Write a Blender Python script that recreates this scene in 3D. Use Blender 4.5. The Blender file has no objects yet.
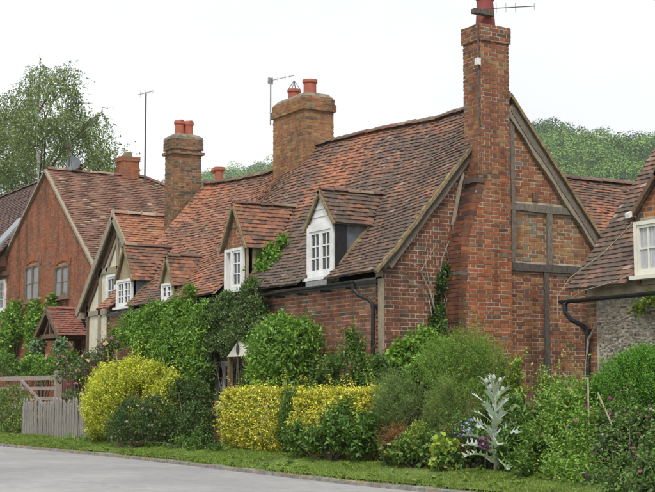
import bpy, math, random
import numpy as np
from mathutils import Vector, Matrix

random.seed(7)
RNG = np.random.default_rng(11)
scene = bpy.context.scene
COL = scene.collection

# ------------------------------------------------------------------ camera
FPX, CX, CY, HY = 1348.0, 327.5, 246.0, 390.0          # focal length and horizon in photo pixels
YAW = math.atan2(807, math.hypot(FPX, HY - CY)); PITCH = math.atan2(HY - CY, FPX)
FD = np.array([-math.cos(YAW), math.sin(YAW), 0.0]); RT = np.array([math.sin(YAW), math.cos(YAW), 0.0])
FW = math.cos(PITCH) * FD + math.sin(PITCH) * np.array([0, 0, 1.0]); UP = np.cross(RT, FW)
CAM = np.array([20.12, -13.12, 1.32])
cam = bpy.data.cameras.new('camera'); camo = bpy.data.objects.new('camera', cam); COL.objects.link(camo)
cam.sensor_width = 36.0; cam.lens = FPX / 655 * 36.0; cam.clip_end = 4000; cam.clip_start = 0.1
camo.matrix_world = Matrix(((RT[0], UP[0], -FW[0], CAM[0]), (RT[1], UP[1], -FW[1], CAM[1]), (RT[2], UP[2], -FW[2], CAM[2]), (0, 0, 0, 1)))
scene.camera = camo

# ------------------------------------------------------------------ overcast sky and soft sun
SUN_AZ, SUN_EL = math.radians(-38), math.radians(52)      # azimuth from +X towards +Y
w = bpy.data.worlds.new('World'); scene.world = w; w.use_nodes = True
nt = w.node_tree; nt.nodes.clear()
wo = nt.nodes.new('ShaderNodeOutputWorld'); mx = nt.nodes.new('ShaderNodeMixShader')
b1 = nt.nodes.new('ShaderNodeBackground'); b2 = nt.nodes.new('ShaderNodeBackground')
sk = nt.nodes.new('ShaderNodeTexSky'); sk.sky_type = 'NISHITA'; sk.sun_disc = False
sk.sun_elevation = SUN_EL; sk.sun_rotation = math.pi / 2 - SUN_AZ
b1.inputs['Strength'].default_value = 0.12
nz = nt.nodes.new('ShaderNodeTexNoise'); nz.inputs['Scale'].default_value = 2.2; nz.inputs['Detail'].default_value = 5
tc = nt.nodes.new('ShaderNodeTexCoord'); rp = nt.nodes.new('ShaderNodeValToRGB')
rp.color_ramp.elements[0].position = 0.36; rp.color_ramp.elements[0].color = (0.74, 0.75, 0.765, 1)
rp.color_ramp.elements[1].position = 0.64; rp.color_ramp.elements[1].color = (1.0, 1.0, 1.0, 1)
nt.links.new(tc.outputs['Generated'], nz.inputs['Vector']); nt.links.new(nz.outputs['Fac'], rp.inputs['Fac'])
nt.links.new(rp.outputs['Color'], b2.inputs['Color']); b2.inputs['Strength'].default_value = 0.72
nt.links.new(sk.outputs['Color'], b1.inputs['Color'])
mx.inputs['Fac'].default_value = 0.93
nt.links.new(b1.outputs[0], mx.inputs[1]); nt.links.new(b2.outputs[0], mx.inputs[2]); nt.links.new(mx.outputs[0], wo.inputs['Surface'])
sun = bpy.data.lights.new('sun', 'SUN'); sun.energy = 1.5; sun.angle = math.radians(14); sun.color = (1.0, 0.965, 0.91)
suno = bpy.data.objects.new('sun', sun); COL.objects.link(suno)
sd = Vector((math.cos(SUN_EL) * math.cos(SUN_AZ), math.cos(SUN_EL) * math.sin(SUN_AZ), math.sin(SUN_EL)))
suno.rotation_euler = sd.to_track_quat('Z', 'Y').to_euler(); suno.location = (10, -20, 30)
scene.view_settings.view_transform = 'Standard'; scene.view_settings.look = 'None'
scene.view_settings.exposure = 0.88; scene.view_settings.gamma = 1.0; scene.view_settings.use_curve_mapping = False
scene.cycles.max_bounces = 6; scene.cycles.transparent_max_bounces = 6

# ------------------------------------------------------------------ pixel helpers (a direction, met with a real plane)
def ray(px, py): return FW + (px - CX) / FPX * RT - (py - CY) / FPX * UP
def onx(px, py, x): r = ray(px, py); return CAM + r * (x - CAM[0]) / r[0]
def ony(px, py, y): r = ray(px, py); return CAM + r * (y - CAM[1]) / r[1]
def onz(px, py, z): r = ray(px, py); return CAM + r * (z - CAM[2]) / r[2]
def mpp(P): return float(np.dot(np.asarray(P, float) - CAM, FW)) / FPX      # metres per photo pixel at P

# ------------------------------------------------------------------ materials
MATS = {}
def new_mat(name):
    m = bpy.data.materials.new(name); m.use_nodes = True; MATS[name] = m
    n = m.node_tree.nodes; n.clear()
    out = n.new('ShaderNodeOutputMaterial'); b = n.new('ShaderNodeBsdfPrincipled')
    m.node_tree.links.new(b.outputs[0], out.inputs['Surface'])
    return m, n, m.node_tree.links, b, out
def noise(n, l, scale, detail=4, rough=0.6, vec=None):
    t = n.new('ShaderNodeTexNoise'); t.inputs['Scale'].default_value = scale; t.inputs['Detail'].default_value = detail; t.inputs['Roughness'].default_value = rough
    if vec is not None: l.new(vec, t.inputs['Vector'])
    return t.outputs['Fac']
def ramp(n, l, fac, stops):
    r = n.new('ShaderNodeValToRGB'); e = r.color_ramp.elements
    while len(e) < len(stops): e.new(0.5)
    for k, (p, c) in enumerate(stops):
        e[k].position = p; e[k].color = (*c, 1) if len(c) == 3 else c
    l.new(fac, r.inputs['Fac']); return r.outputs['Color']
def mixc(n, l, fac, a, b, mode='MIX'):
    m = n.new('ShaderNodeMix'); m.data_type = 'RGBA'; m.blend_type = mode
    for sock, v in ((m.inputs[0], fac), (m.inputs[6], a), (m.inputs[7], b)):
        if hasattr(v, 'is_output'): l.new(v, sock)
        elif isinstance(v, (int, float)): sock.default_value = v
        else: sock.default_value = (*v, 1)
    return m.outputs[2]
def bump(n, l, b, h, strength=0.4, dist=0.01):
    bp = n.new('ShaderNodeBump'); bp.inputs['Strength'].default_value = strength; bp.inputs['Distance'].default_value = dist
    l.new(h, bp.inputs['Height']); l.new(bp.outputs[0], b.inputs['Normal'])
def geo_pos(n): return n.new('ShaderNodeNewGeometry').outputs['Position']

def streaks(n, l, p, lo=0.55, hi=1.12):
    mp = n.new('ShaderNodeMapping'); mp.inputs['Scale'].default_value = (2.2, 2.2, 0.45); l.new(p, mp.inputs['Vector']); f = noise(n, l, 1.0, 7, 0.62, mp.outputs[0])
    return ramp(n, l, f, [(0.34, (lo, lo * 0.97, lo * 0.95)), (0.5, (0.95,) * 3), (0.68, (hi,) * 3)])
def mat_piece(name, rough=0.85, blotch=(0.35, 0.32, 0.27), bfac=0.35, bscale=1.6, fine=28, dark=0.72, spots=None, bumpd=0.004):
    """bricks and tiles: colour of the single piece, weathered by noise laid over the whole surface"""
    m, n, l, b, o = new_mat(name)
    a = n.new('ShaderNodeAttribute'); a.attribute_name = 'Col'
    p = geo_pos(n)
    f1 = noise(n, l, fine, 5, 0.7, p); f2 = noise(n, l, bscale, 6, 0.65, p)
    c = mixc(n, l, 1.0, a.outputs['Color'], ramp(n, l, f1, [(0.25, (dark,) * 3), (0.75, (1.22,) * 3)]), 'MULTIPLY')
    mask = ramp(n, l, f2, [(0.52, (0, 0, 0)), (0.72, (bfac,) * 3)])
    c = mixc(n, l, mask, c, blotch)
    if spots:
        s = noise(n, l, spots[1], 3, 0.6, p)
        c = mixc(n, l, ramp(n, l, s, [(spots[2], (0, 0, 0)), (spots[2] + 0.04, (0.75,) * 3)]), c, spots[0])
    if name.startswith('brick'): c = mixc(n, l, 1.0, c, streaks(n, l, p), 'MULTIPLY')
    l.new(c, b.inputs['Base Color']); b.inputs['Roughness'].default_value = rough; b.inputs['Specular IOR Level'].default_value = 0.25
    bump(n, l, b, f1, 0.5, bumpd)
    return m
mat_piece('brick', blotch=(0.10, 0.075, 0.062), bfac=0.5, bscale=0.9, fine=24, dark=0.64, spots=((0.42, 0.37, 0.31), 11, 0.67))
mat_piece('brick_sooty', blotch=(0.08, 0.065, 0.05), bfac=0.75, bscale=1.5, spots=((0.36, 0.36, 0.3), 9, 0.66))
mat_piece('tile', blotch=(0.06, 0.05, 0.04), bfac=0.45, bscale=0.9, fine=22, dark=0.7, spots=((0.33, 0.31, 0.25), 7, 0.70))
mat_piece('tile_far', blotch=(0.12, 0.08, 0.06), bfac=0.4, bscale=0.9, fine=16, dark=0.7, spots=((0.42, 0.38, 0.32), 5, 0.70))
mat_piece('flint', rough=0.75, blotch=(0.3, 0.27, 0.22), bfac=0.6, bscale=5, fine=40, dark=0.6)
mat_piece('plaincol', rough=0.8, bfac=0.0)

def mat_noise(name, c1, c2, scale, rough=0.85, bstr=0.4, bdist=0.006, detail=6, stretch=None, spec=0.3, c3=None, metal=0.0):
    m, n, l, b, o = new_mat(name)
    p = geo_pos(n)
    if stretch:
        mp = n.new('ShaderNodeMapping'); mp.inputs['Scale'].default_value = stretch; l.new(p, mp.inputs['Vector']); p = mp.outputs[0]
    f = noise(n, l, scale, detail, 0.65, p)
    st = [(0.3, c1), (0.7, c2)]
    if c3: st = [(0.25, c1), (0.5, c2), (0.72, c3)]
    c = ramp(n, l, f, st)
    if name.startswith('mortar'): c = mixc(n, l, 1.0, c, streaks(n, l, geo_pos(n)), 'MULTIPLY')
    l.new(c, b.inputs['Base Color']); b.inputs['Roughness'].default_value = rough; b.inputs['Specular IOR Level'].default_value = spec; b.inputs['Metallic'].default_value = metal
    if bstr: bump(n, l, b, f, bstr, bdist)
    return m
mat_noise('mortar', (0.22, 0.175, 0.13), (0.44, 0.36, 0.27), 3.2, c3=(0.60, 0.52, 0.42), detail=10)
mat_noise('mortar_dark', (0.18, 0.14, 0.10), (0.40, 0.32, 0.23), 7)
mat_noise('mortar_far', (0.30, 0.17, 0.11), (0.40, 0.25, 0.17), 9)
mat_noise('oak', (0.085, 0.07, 0.055), (0.26, 0.225, 0.18), 9, stretch=(5, 5, 1.2), bstr=0.7)
mat_noise('oak_dark', (0.04, 0.035, 0.03), (0.15, 0.13, 0.11), 9, stretch=(5, 5, 1.2), bstr=0.7)
mat_noise('oak_pale', (0.20, 0.165, 0.11), (0.36, 0.31, 0.23), 8, stretch=(5, 5, 1.2), bstr=0.5)
mat_noise('oak_brown', (0.09, 0.055, 0.035), (0.19, 0.12, 0.075), 9, stretch=(5, 5, 1.2), bstr=0.5)
mat_noise('verge_mortar', (0.10, 0.072, 0.045), (0.22, 0.165, 0.09), 9, bstr=0.8, bdist=0.02, c3=(0.33, 0.27, 0.13))
mat_noise('black_paint', (0.012, 0.012, 0.013), (0.03, 0.03, 0.032), 14, rough=0.45, bstr=0.1)
mat_noise('white_paint', (0.54, 0.54, 0.52), (0.80, 0.80, 0.79), 4, rough=0.5, bstr=0.1)
mat_noise('cream_plaster', (0.50, 0.46, 0.35), (0.66, 0.62, 0.50), 3.5, bstr=0.25)
mat_noise('olive_plaster', (0.24, 0.19, 0.11), (0.36, 0.29, 0.18), 5, bstr=0.25)
mat_noise('lead_grey', (0.075, 0.085, 0.095), (0.14, 0.155, 0.17), 5, rough=0.55, bstr=0.2)
mat_noise('grey_metal', (0.22, 0.22, 0.23), (0.38, 0.38, 0.39), 12, rough=0.45, bstr=0.1, metal=0.6)
mat_noise('terracotta', (0.30, 0.085, 0.055), (0.44, 0.14, 0.09), 6, bstr=0.25)
mat_noise('red_pot', (0.21, 0.05, 0.045), (0.30, 0.08, 0.07), 5, bstr=0.15)
mat_noise('flaunching', (0.10, 0.085, 0.06), (0.30, 0.26, 0.19), 8, bstr=0.6, bdist=0.02)
mat_noise('frame_brown', (0.13, 0.085, 0.055), (0.25, 0.17, 0.11), 7, bstr=0.2)
mat_noise('fence_wood', (0.15, 0.138, 0.12), (0.34, 0.32, 0.285), 7, stretch=(6, 6, 1), bstr=0.5)
mat_noise('gate_wood', (0.20, 0.155, 0.125), (0.40, 0.335, 0.28), 7, stretch=(1, 6, 6), bstr=0.5)
mat_noise('bark', (0.06, 0.045, 0.032), (0.17, 0.13, 0.095), 16, stretch=(1, 1, 0.3), bstr=0.8, bdist=0.02)
mat_noise('birch_bark', (0.20, 0.19, 0.17), (0.50, 0.49, 0.46), 4, stretch=(1, 1, 0.4), bstr=0.4)
mat_noise('vine_bark', (0.20, 0.16, 0.12), (0.40, 0.34, 0.27), 16, bstr=0.5)
def mat_asphalt():
    m, n, l, b, o = new_mat('asphalt'); p = geo_pos(n)
    big = noise(n, l, 0.35, 5, 0.6, p); mid = noise(n, l, 4, 8, 0.7, p); fine = noise(n, l, 90, 3, 0.8, p)
    c = ramp(n, l, big, [(0.35, (0.25, 0.247, 0.245)), (0.65, (0.33, 0.325, 0.318))])
    c = mixc(n, l, 1.0, c, ramp(n, l, mid, [(0.3, (0.86,) * 3), (0.7, (1.1,) * 3)]), 'MULTIPLY'); c = mixc(n, l, 1.0, c, ramp(n, l, fine, [(0.3, (0.72,) * 3), (0.7, (1.25,) * 3)]), 'MULTIPLY')
    v = n.new('ShaderNodeTexVoronoi'); v.feature = 'DISTANCE_TO_EDGE'; v.inputs['Scale'].default_value = 0.22
    wp = n.new('ShaderNodeVectorMath'); wp.operation = 'ADD'; nc = n.new('ShaderNodeTexNoise'); nc.inputs['Scale'].default_value = 0.9; nc.inputs['Detail'].default_value = 6; l.new(p, nc.inputs['Vector']); l.new(p, wp.inputs[0]); l.new(nc.outputs['Color'], wp.inputs[1]); l.new(wp.outputs[0], v.inputs['Vector'])
    c = mixc(n, l, ramp(n, l, v.outputs['Distance'], [(0.0, (0.25,) * 3), (0.005, (0, 0, 0))]), c, (0.11, 0.105, 0.10))
    l.new(c, b.inputs['Base Color']); b.inputs['Roughness'].default_value = 0.93; b.inputs['Specular IOR Level'].default_value = 0.15; bump(n, l, b, fine, 0.4, 0.004)
mat_asphalt()
mat_noise('kerbstone', (0.11, 0.11, 0.09), (0.30, 0.29, 0.26), 9, bstr=0.5)
mat_noise('soil', (0.03, 0.032, 0.014), (0.075, 0.07, 0.035), 3.0, bstr=0.6, bdist=0.03)
mat_noise('turf', (0.09, 0.13, 0.025), (0.16, 0.21, 0.05), 2.2, bstr=0.5, bdist=0.02)
mat_noise('meadow', (0.05, 0.09, 0.02), (0.10, 0.15, 0.04), 0.15, bstr=0.2)
mat_noise('gravel', (0.22, 0.19, 0.15), (0.36, 0.32, 0.27), 18, bstr=0.4)
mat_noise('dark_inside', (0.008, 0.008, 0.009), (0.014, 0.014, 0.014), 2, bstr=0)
mat_noise('curtain', (0.30, 0.31, 0.33), (0.55, 0.56, 0.57), 9, stretch=(6, 6, 0.4), bstr=0.3)

mat_noise('net_glass', (0.05, 0.055, 0.06), (0.17, 0.18, 0.19), 8, rough=0.12, stretch=(7, 7, 0.5), bstr=0, spec=0.4)
mat_noise('cream_paint', (0.60, 0.57, 0.48), (0.72, 0.70, 0.62), 6, rough=0.5, bstr=0.1)
def mat_glass():
    m, n, l, b, o = new_mat('glass')
    f = noise(n, l, 1.2, 2, 0.5, geo_pos(n))
    l.new(ramp(n, l, f, [(0.3, (0.018, 0.021, 0.024)), (0.7, (0.045, 0.05, 0.055))]), b.inputs['Base Color'])
    b.inputs['Roughness'].default_value = 0.06; b.inputs['Specular IOR Level'].default_value = 0.35
    bump(n, l, b, f, 0.15, 0.01)
mat_glass()

def mat_leaf(name, trans=0.22, rough=0.5, spec=0.35):
    m, n, l, b, o = new_mat(name)
    a = n.new('ShaderNodeAttribute'); a.attribute_name = 'Col'
    f = noise(n, l, 3.0, 3, 0.6, geo_pos(n))
    c = mixc(n, l, 1.0, a.outputs['Color'], ramp(n, l, f, [(0.3, (0.8, 0.82, 0.8)), (0.7, (1.15, 1.12, 1.1))]), 'MULTIPLY')
    l.new(c, b.inputs['Base Color']); b.inputs['Roughness'].default_value = rough; b.inputs['Specular IOR Level'].default_value = spec
    t = n.new('ShaderNodeBsdfTranslucent'); tcn = mixc(n, l, 1.0, c, (1.25, 1.35, 0.7), 'MULTIPLY'); l.new(tcn, t.inputs['Color'])
    ms = n.new('ShaderNodeMixShader'); ms.inputs['Fac'].default_value = trans
    l.new(b.outputs[0], ms.inputs[1]); l.new(t.outputs[0], ms.inputs[2]); l.new(ms.outputs[0], o.inputs['Surface'])
mat_leaf('leaf'); mat_leaf('leaf_matt', 0.25, 0.8, 0.15); mat_leaf('leaf_far', 0.05, 0.9, 0.05); mat_leaf('leaf_glossy', 0.2, 0.32, 0.5)

# ------------------------------------------------------------------ mesh and object helpers
def link(o, parent=None, label=None, cat=None, group=None, kind=None):
    COL.objects.link(o)
    if parent is not None:
        o.parent = parent
        if parent.type == 'EMPTY': o.matrix_parent_inverse = Matrix.Translation(-Vector(parent.location))
    for k, v in (('label', label), ('category', cat), ('group', group), ('kind', kind)):
        if v: o[k] = v
    return o
def thing(name, loc, label, cat, group=None):
    o = bpy.data.objects.new(name, None); o.location = loc; o.empty_display_size = 0.3
    return link(o, None, label, cat, group)
class MB:
    """collects faces with one colour each, then becomes ONE mesh"""
    def __init__(s): s.v = []; s.f = []; s.c = []
    def poly(s, pts, col=(0.5, 0.5, 0.5)):
        i = len(s.v); s.v.extend([tuple(map(float, p)) for p in pts]); s.f.append(tuple(range(i, i + len(pts)))); s.c.append(col)
    def shape(s, pts, faces, col=(0.5, 0.5, 0.5)):
        i = len(s.v); s.v.extend([tuple(map(float, p)) for p in pts])
        for f in faces: s.f.append(tuple(i + k for k in f)); s.c.append(col)
    def box(s, a, b, col=(0.5,) * 3):
        (x0, y0, z0), (x1, y1, z1) = a, b
        s.shape([(x0, y0, z0), (x1, y0, z0), (x1, y1, z0), (x0, y1, z0), (x0, y0, z1), (x1, y0, z1), (x1, y1, z1), (x0, y1, z1)],
                [(0, 3, 2, 1), (4, 5, 6, 7), (0, 1, 5, 4), (1, 2, 6, 5), (2, 3, 7, 6), (3, 0, 4, 7)], col)
    def obox(s, c, u, v, w, col=(0.5,) * 3):
        """box at c with half-vectors u, v, w"""
        c, u, v, w = (np.asarray(q, float) for q in (c, u, v, w))
        p = [c + a * u + b * v + d * w for d in (-1, 1) for a, b in ((-1, -1), (1, -1), (1, 1), (-1, 1))]
        s.shape(p, [(0, 3, 2, 1), (4, 5, 6, 7), (0, 1, 5, 4), (1, 2, 6, 5), (2, 3, 7, 6), (3, 0, 4, 7)], col)
    def beam(s, a, b, width, depth, nrm, col=(0.5,) * 3, wob=0.0):
        """timber from a to b; width in the plane, depth along nrm; nrm-offset centred"""
        a, b, nrm = (np.asarray(q, float) for q in (a, b, nrm)); d = b - a; L = np.linalg.norm(d); d = d / L
        sd_ = np.cross(nrm, d); sd_ /= np.linalg.norm(sd_); k = max(1, int(L / 0.35)) if wob else 1
        rows = []
        for i in range(k + 1):
            p = a + d * L * i / k; wv = width / 2 * (1 + (random.uniform(-wob, wob) if wob else 0)); sh = sd_ * (random.uniform(-wob, wob) * width * 0.4 if wob else 0)
            rows.append([p + sh - sd_ * wv - nrm * depth / 2, p + sh + sd_ * wv - nrm * depth / 2, p + sh + sd_ * wv + nrm * depth / 2, p + sh - sd_ * wv + nrm * depth / 2])
        pts = [q for r in rows for q in r]; fs = [(3, 2, 1, 0), tuple(4 * k + j for j in range(4))]
        for i in range(k):
            for j in range(4): fs.append((4 * i + j, 4 * i + (j + 1) % 4, 4 * i + 4 + (j + 1) % 4, 4 * i + 4 + j))
        s.shape(pts, fs, col)
    def tube(s, pts, rad, n=6, col=(0.5,) * 3, cap=True):
        pts = [np.asarray(p, float) for p in pts]; m = len(pts)
        if not hasattr(rad, '__len__'): rad = [rad] * m
        ring = []; prev = None
        for i in range(m):
            t = pts[min(i + 1, m - 1)] - pts[max(i - 1, 0)]; t = t / (np.linalg.norm(t) + 1e-9)
            if prev is None:
                a = np.array([0, 0, 1.0]) if abs(t[2]) < 0.9 else np.array([1.0, 0, 0])
                u = np.cross(t, a)
            else: u = prev - t * np.dot(prev, t)
            u /= np.linalg.norm(u) + 1e-9; prev = u; v = np.cross(t, u)
            ring += [pts[i] + rad[i] * (math.cos(2 * math.pi * k / n) * u + math.sin(2 * math.pi * k / n) * v) for k in range(n)]
        fs = [(i * n + k, i * n + (k + 1) % n, (i + 1) * n + (k + 1) % n, (i + 1) * n + k) for i in range(m - 1) for k in range(n)]
        if cap: fs += [tuple(reversed(range(n))), tuple((m - 1) * n + k for k in range(n))]
        s.shape(ring, fs, col)
    def lathe(s, base, prof, n=14, col=(0.5,) * 3):
        """prof: (radius, z) from bottom to top"""
        b = np.asarray(base, float)
        pts = [b + np.array([r * math.cos(2 * math.pi * k / n), r * math.sin(2 * math.pi * k / n), z]) for r, z in prof for k in range(n)]
        m = len(prof)
        s.shape(pts, [(i * n + k, i * n + (k + 1) % n, (i + 1) * n + (k + 1) % n, (i + 1) * n + k) for i in range(m - 1) for k in range(n)] + [tuple(reversed(range(n))), tuple((m - 1) * n + k for k in range(n))], col)
    def mesh(s, name, mat):
        me = bpy.data.meshes.new(name); me.from_pydata(s.v, [], s.f)
        at = me.attributes.new('Col', 'FLOAT_COLOR', 'FACE')
        c = np.ones((len(s.f), 4), np.float32); c[:, :3] = np.array(s.c, np.float32).reshape(-1, 3); at.data.foreach_set('color', c.ravel())
        me.materials.append(MATS[mat]); return me
    def build(s, name, mat, parent=None, smooth=False, **kw):
        me = s.mesh(name, mat)
        if smooth: me.polygons.foreach_set('use_smooth', [True] * len(me.polygons))
        return link(bpy.data.objects.new(name, me), parent, **kw)
def np_mesh(name, V, F, C, mat, parent=None, smooth=False, **kw):
    """V (n,3), F (m,k) index array, C (m,3)"""
    me = bpy.data.meshes.new(name); m, k = F.shape
    me.vertices.add(len(V)); me.vertices.foreach_set('co', np.ascontiguousarray(V, np.float32).ravel())
    me.loops.add(m * k); me.loops.foreach_set('vertex_index', np.ascontiguousarray(F, np.int32).ravel())
    me.polygons.add(m); me.polygons.foreach_set('loop_start', np.arange(0, m * k, k, dtype=np.int32))
    me.update(calc_edges=True)
    at = me.attributes.new('Col', 'FLOAT_COLOR', 'FACE'); c = np.ones((m, 4), np.float32); c[:, :3] = C; at.data.foreach_set('color', c.ravel())
    if smooth: me.polygons.foreach_set('use_smooth', [True] * m)
    me.materials.append(MATS[mat]); return link(bpy.data.objects.new(name, me), parent, **kw)

def jit(c, a=0.12): k = 1 + random.uniform(-a, a); return tuple(max(0.004, q * k * (1 + random.uniform(-a, a) * 0.35)) for q in c)
def pick(pal):
    r = random.random() * sum(p[0] for p in pal)
    for wt, c in pal:
        r -= wt
        if r <= 0: return jit(c)
    return jit(pal[-1][1])
def soft(pal, k, to=(0.235, 0.145, 0.095)): return [(w_, tuple((a + (b - a) * k) * g for a, b, g in zip(c, to, (1.02, 1.12, 0.95)))) for w_, c in pal]
BR_MIX = soft([(6, (0.27, 0.09, 0.048)), (4, (0.215, 0.073, 0.044)), (3, (0.33, 0.12, 0.058)), (0.8, (0.14, 0.072, 0.054)), (0.4, (0.17, 0.14, 0.125)), (0.6, (0.30, 0.17, 0.10))], 0.1)
BR_RED = soft([(6, (0.385, 0.11, 0.05)), (4, (0.33, 0.092, 0.045)), (3, (0.42, 0.14, 0.062)), (0.6, (0.24, 0.085, 0.052)), (0.3, (0.2, 0.15, 0.13))], 0.06)
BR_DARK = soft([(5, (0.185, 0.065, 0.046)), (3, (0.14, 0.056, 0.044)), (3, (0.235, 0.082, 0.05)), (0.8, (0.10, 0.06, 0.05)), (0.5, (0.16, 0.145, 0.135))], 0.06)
BR_BUFF = soft([(4, (0.31, 0.135, 0.06)), (3, (0.27, 0.105, 0.055)), (2, (0.34, 0.17, 0.08)), (1.0, (0.15, 0.085, 0.06)), (1.5, (0.29, 0.10, 0.058))], 0.08)
BR_FAR = soft([(6, (0.33, 0.098, 0.05)), (4, (0.29, 0.084, 0.045)), (2, (0.26, 0.09, 0.06)), (0.7, (0.2, 0.13, 0.11))], 0.05)
BR_SOOT = soft([(4, (0.16, 0.085, 0.055)), (3, (0.22, 0.095, 0.055)), (2, (0.28, 0.115, 0.062)), (2, (0.085, 0.062, 0.05))], 0.06)

# ------------------------------------------------------------------ builders: brickwork, tiling, windows
Z3 = np.array([0, 0, 1.0])
def clip_poly(sub, conv):
    """Sutherland-Hodgman, conv counter-clockwise"""
    for i in range(len(conv)):
        (ax, ay), (bx, by) = conv[i], conv[(i + 1) % len(conv)]
        side = lambda p: (bx - ax) * (p[1] - ay) - (by - ay) * (p[0] - ax)
        out = []
        for j in range(len(sub)):
            p, q = sub[j], sub[(j + 1) % len(sub)]; sp, sq = side(p), side(q)
            if sp >= 0: out.append(p)
            if (sp >= 0) != (sq >= 0):
                t = sp / (sp - sq); out.append((p[0] + t * (q[0] - p[0]), p[1] + t * (q[1] - p[1])))
        sub = out
        if len(sub) < 3: return []
    return sub
def area(p): return 0.5 * sum(p[i][0] * p[(i + 1) % len(p)][1] - p[(i + 1) % len(p)][0] * p[i][1] for i in range(len(p)))
PIECE = {}
def brick_mesh(L, H, D, pal, mat, var):
    k = ('brick', round(L, 3), round(H, 3), mat, id(pal), var)
    if k not in PIECE:
        m = MB(); c = pick(pal); j = lambda: random.uniform(-0.0025, 0.0025)
        p = [(sx * L / 2 + j(), y, sz * H / 2 + j()) for y in (-0.02, D) for sx, sz in ((-1, -1), (1, -1), (1, 1), (-1, 1))]
        m.shape(p, [(4, 7, 6, 5), (0, 1, 5, 4), (1, 2, 6, 5), (2, 3, 7, 6), (3, 0, 4, 7), (0, 3, 2, 1)], c)
        PIECE[k] = m.mesh('brick', mat)
    return PIECE[k]
def brick_face(mb, O, u, n, polys, pal, holes=(), course=0.077, proud=0.005, phase=0, mat='brick', pieces=None, joint=0.015, unit=0.352):
    """Flemish bond laid on a plane; a brick cut by the outline or a hole is a cut brick. pieces = [parent, how many are objects of their own]"""
    O, u, n = (np.asarray(q, float) for q in (O, u, n)); st, hd = unit * 0.665, unit * 0.335
    polys = [p if area(p) > 0 else p[::-1] for p in polys]
    for poly in polys:
        s0, s1 = min(p[0] for p in poly), max(p[0] for p in poly); z0, z1 = min(p[1] for p in poly), max(p[1] for p in poly)
        for k in range(int(math.floor(z0 / course)), int(math.ceil(z1 / course))):
            zb, zt = k * course, (k + 1) * course - joint
            s = math.floor(s0 / unit) * unit - unit + (0.5 * unit if (k + phase) % 2 else 0)
            i = 0
            while s < s1:
                L = st if i % 2 == 0 else hd; i += 1
                a, b = s + joint / 2, s + L - joint / 2; s += L
                if b < s0 or a > s1: continue
                for h0, h1, hz0, hz1 in holes:
                    if zt > hz0 and zb < hz1 and b > h0 and a < h1:
                        if a >= h0 - 0.02 and b <= h1 + 0.02: a = b; break
                        if a < h0: b = h0
                        else: a = h1
                if b - a < 0.03: continue
                cp = clip_poly([(a, zb), (b, zb), (b, zt), (a, zt)], poly)
                if not cp or area(cp) < 0.0008: continue
                full = abs(area(cp) - (b - a) * (zt - zb)) < 1e-6 and abs((b - a) - (L - joint)) < 1e-6
                pr = proud + random.uniform(-0.003, 0.004); c = pick(pal)
                if L == hd and random.random() < 0.09: c = jit((0.14, 0.105, 0.09))
                if pieces and pieces[1] > 0 and full:
                    pieces[1] -= 1
                    me = brick_mesh(b - a, zt - zb, 0.008, pal, mat, random.randrange(14))
                    o = bpy.data.objects.new('brick', me); uu = u if np.dot(np.cross(u, n), Z3) > 0 else -u
                    P = O + u * (a + b) / 2 + Z3 * (zb + zt) / 2 + n * (pr - proud)
                    o.matrix_basis = Matrix(((uu[0], n[0], 0, P[0]), (uu[1], n[1], 0, P[1]), (uu[2], n[2], 1, P[2]), (0, 0, 0, 1)))
                    link(o, pieces[0]); continue
                m = len(cp); t1, t2 = random.uniform(-0.002, 0.002), random.uniform(-0.002, 0.002)
                w4 = lambda: random.uniform(-0.0035, 0.0035)
                fr = [O + u * (p[0] + w4()) + Z3 * (p[1] + w4()) + n * (pr + (t1 if p[0] > (a + b) / 2 else t2)) for p in cp]; bk = [O + u * p[0] + Z3 * p[1] - n * 0.01 for p in cp]
                mb.shape(fr + bk, [tuple(range(m))] + [(q, m + q, m + (q + 1) % m, (q + 1) % m) for q in range(m)], c)
def prism(mb, O, u, n, poly, depth, col=(0.5,) * 3):
    """solid slab: 2D outline on the plane, going back by depth"""
    O, u, n = (np.asarray(q, float) for q in (O, u, n)); m = len(poly)
    f = [O + u * p[0] + Z3 * p[1] for p in poly]; b = [q - n * depth for q in f]
    mb.shape(f + b, [tuple(range(m)), tuple(reversed(range(m, 2 * m)))] + [(q, m + q, m + (q + 1) % m, (q + 1) % m) for q in range(m)], col)

_vd = np.random.default_rng(5).normal(size=(24, 3)); _vp = np.random.default_rng(6).uniform(0, 6.28, 24)
def vnoise(P, freq=1.0, seed=0):
    P = np.atleast_2d(np.asarray(P, float)) * freq; r = 0
    for k in range(6):
        j = (k * 3 + seed * 5) % 24
        r = r + np.sin(P @ _vd[j] * (1 + 0.45 * k) + _vp[(j + seed) % 24]) / (1 + 0.35 * k)
    return r / 2.6
T_DARK, T_BRN, T_RED, T_ORG, T_PALE = (0.105, 0.073, 0.062), (0.165, 0.103, 0.082), (0.225, 0.112, 0.08), (0.345, 0.142, 0.086), (0.30, 0.22, 0.18)
def tile_local(w_, L, th, var):
    """one plain clay tile, cambered; x across, y up the slope, z out"""
    h = 0.002 + 0.003 * (var % 3)
    p = [(-w_ / 2, 0, th), (0, 0, th + h), (w_ / 2, 0, th), (-w_ / 2, L, 0.006), (0, L, 0.006 + h), (w_ / 2, L, 0.006), (-w_ / 2, 0, th - 0.024), (0, 0, th + h - 0.024), (w_ / 2, 0, th - 0.024), (-w_ / 2, L, -0.008), (w_ / 2, L, -0.008)]
    return p, [(0, 1, 4, 3), (1, 2, 5, 4), (6, 7, 1, 0), (7, 8, 2, 1), (9, 6, 0, 3), (8, 10, 5, 2)]
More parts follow.
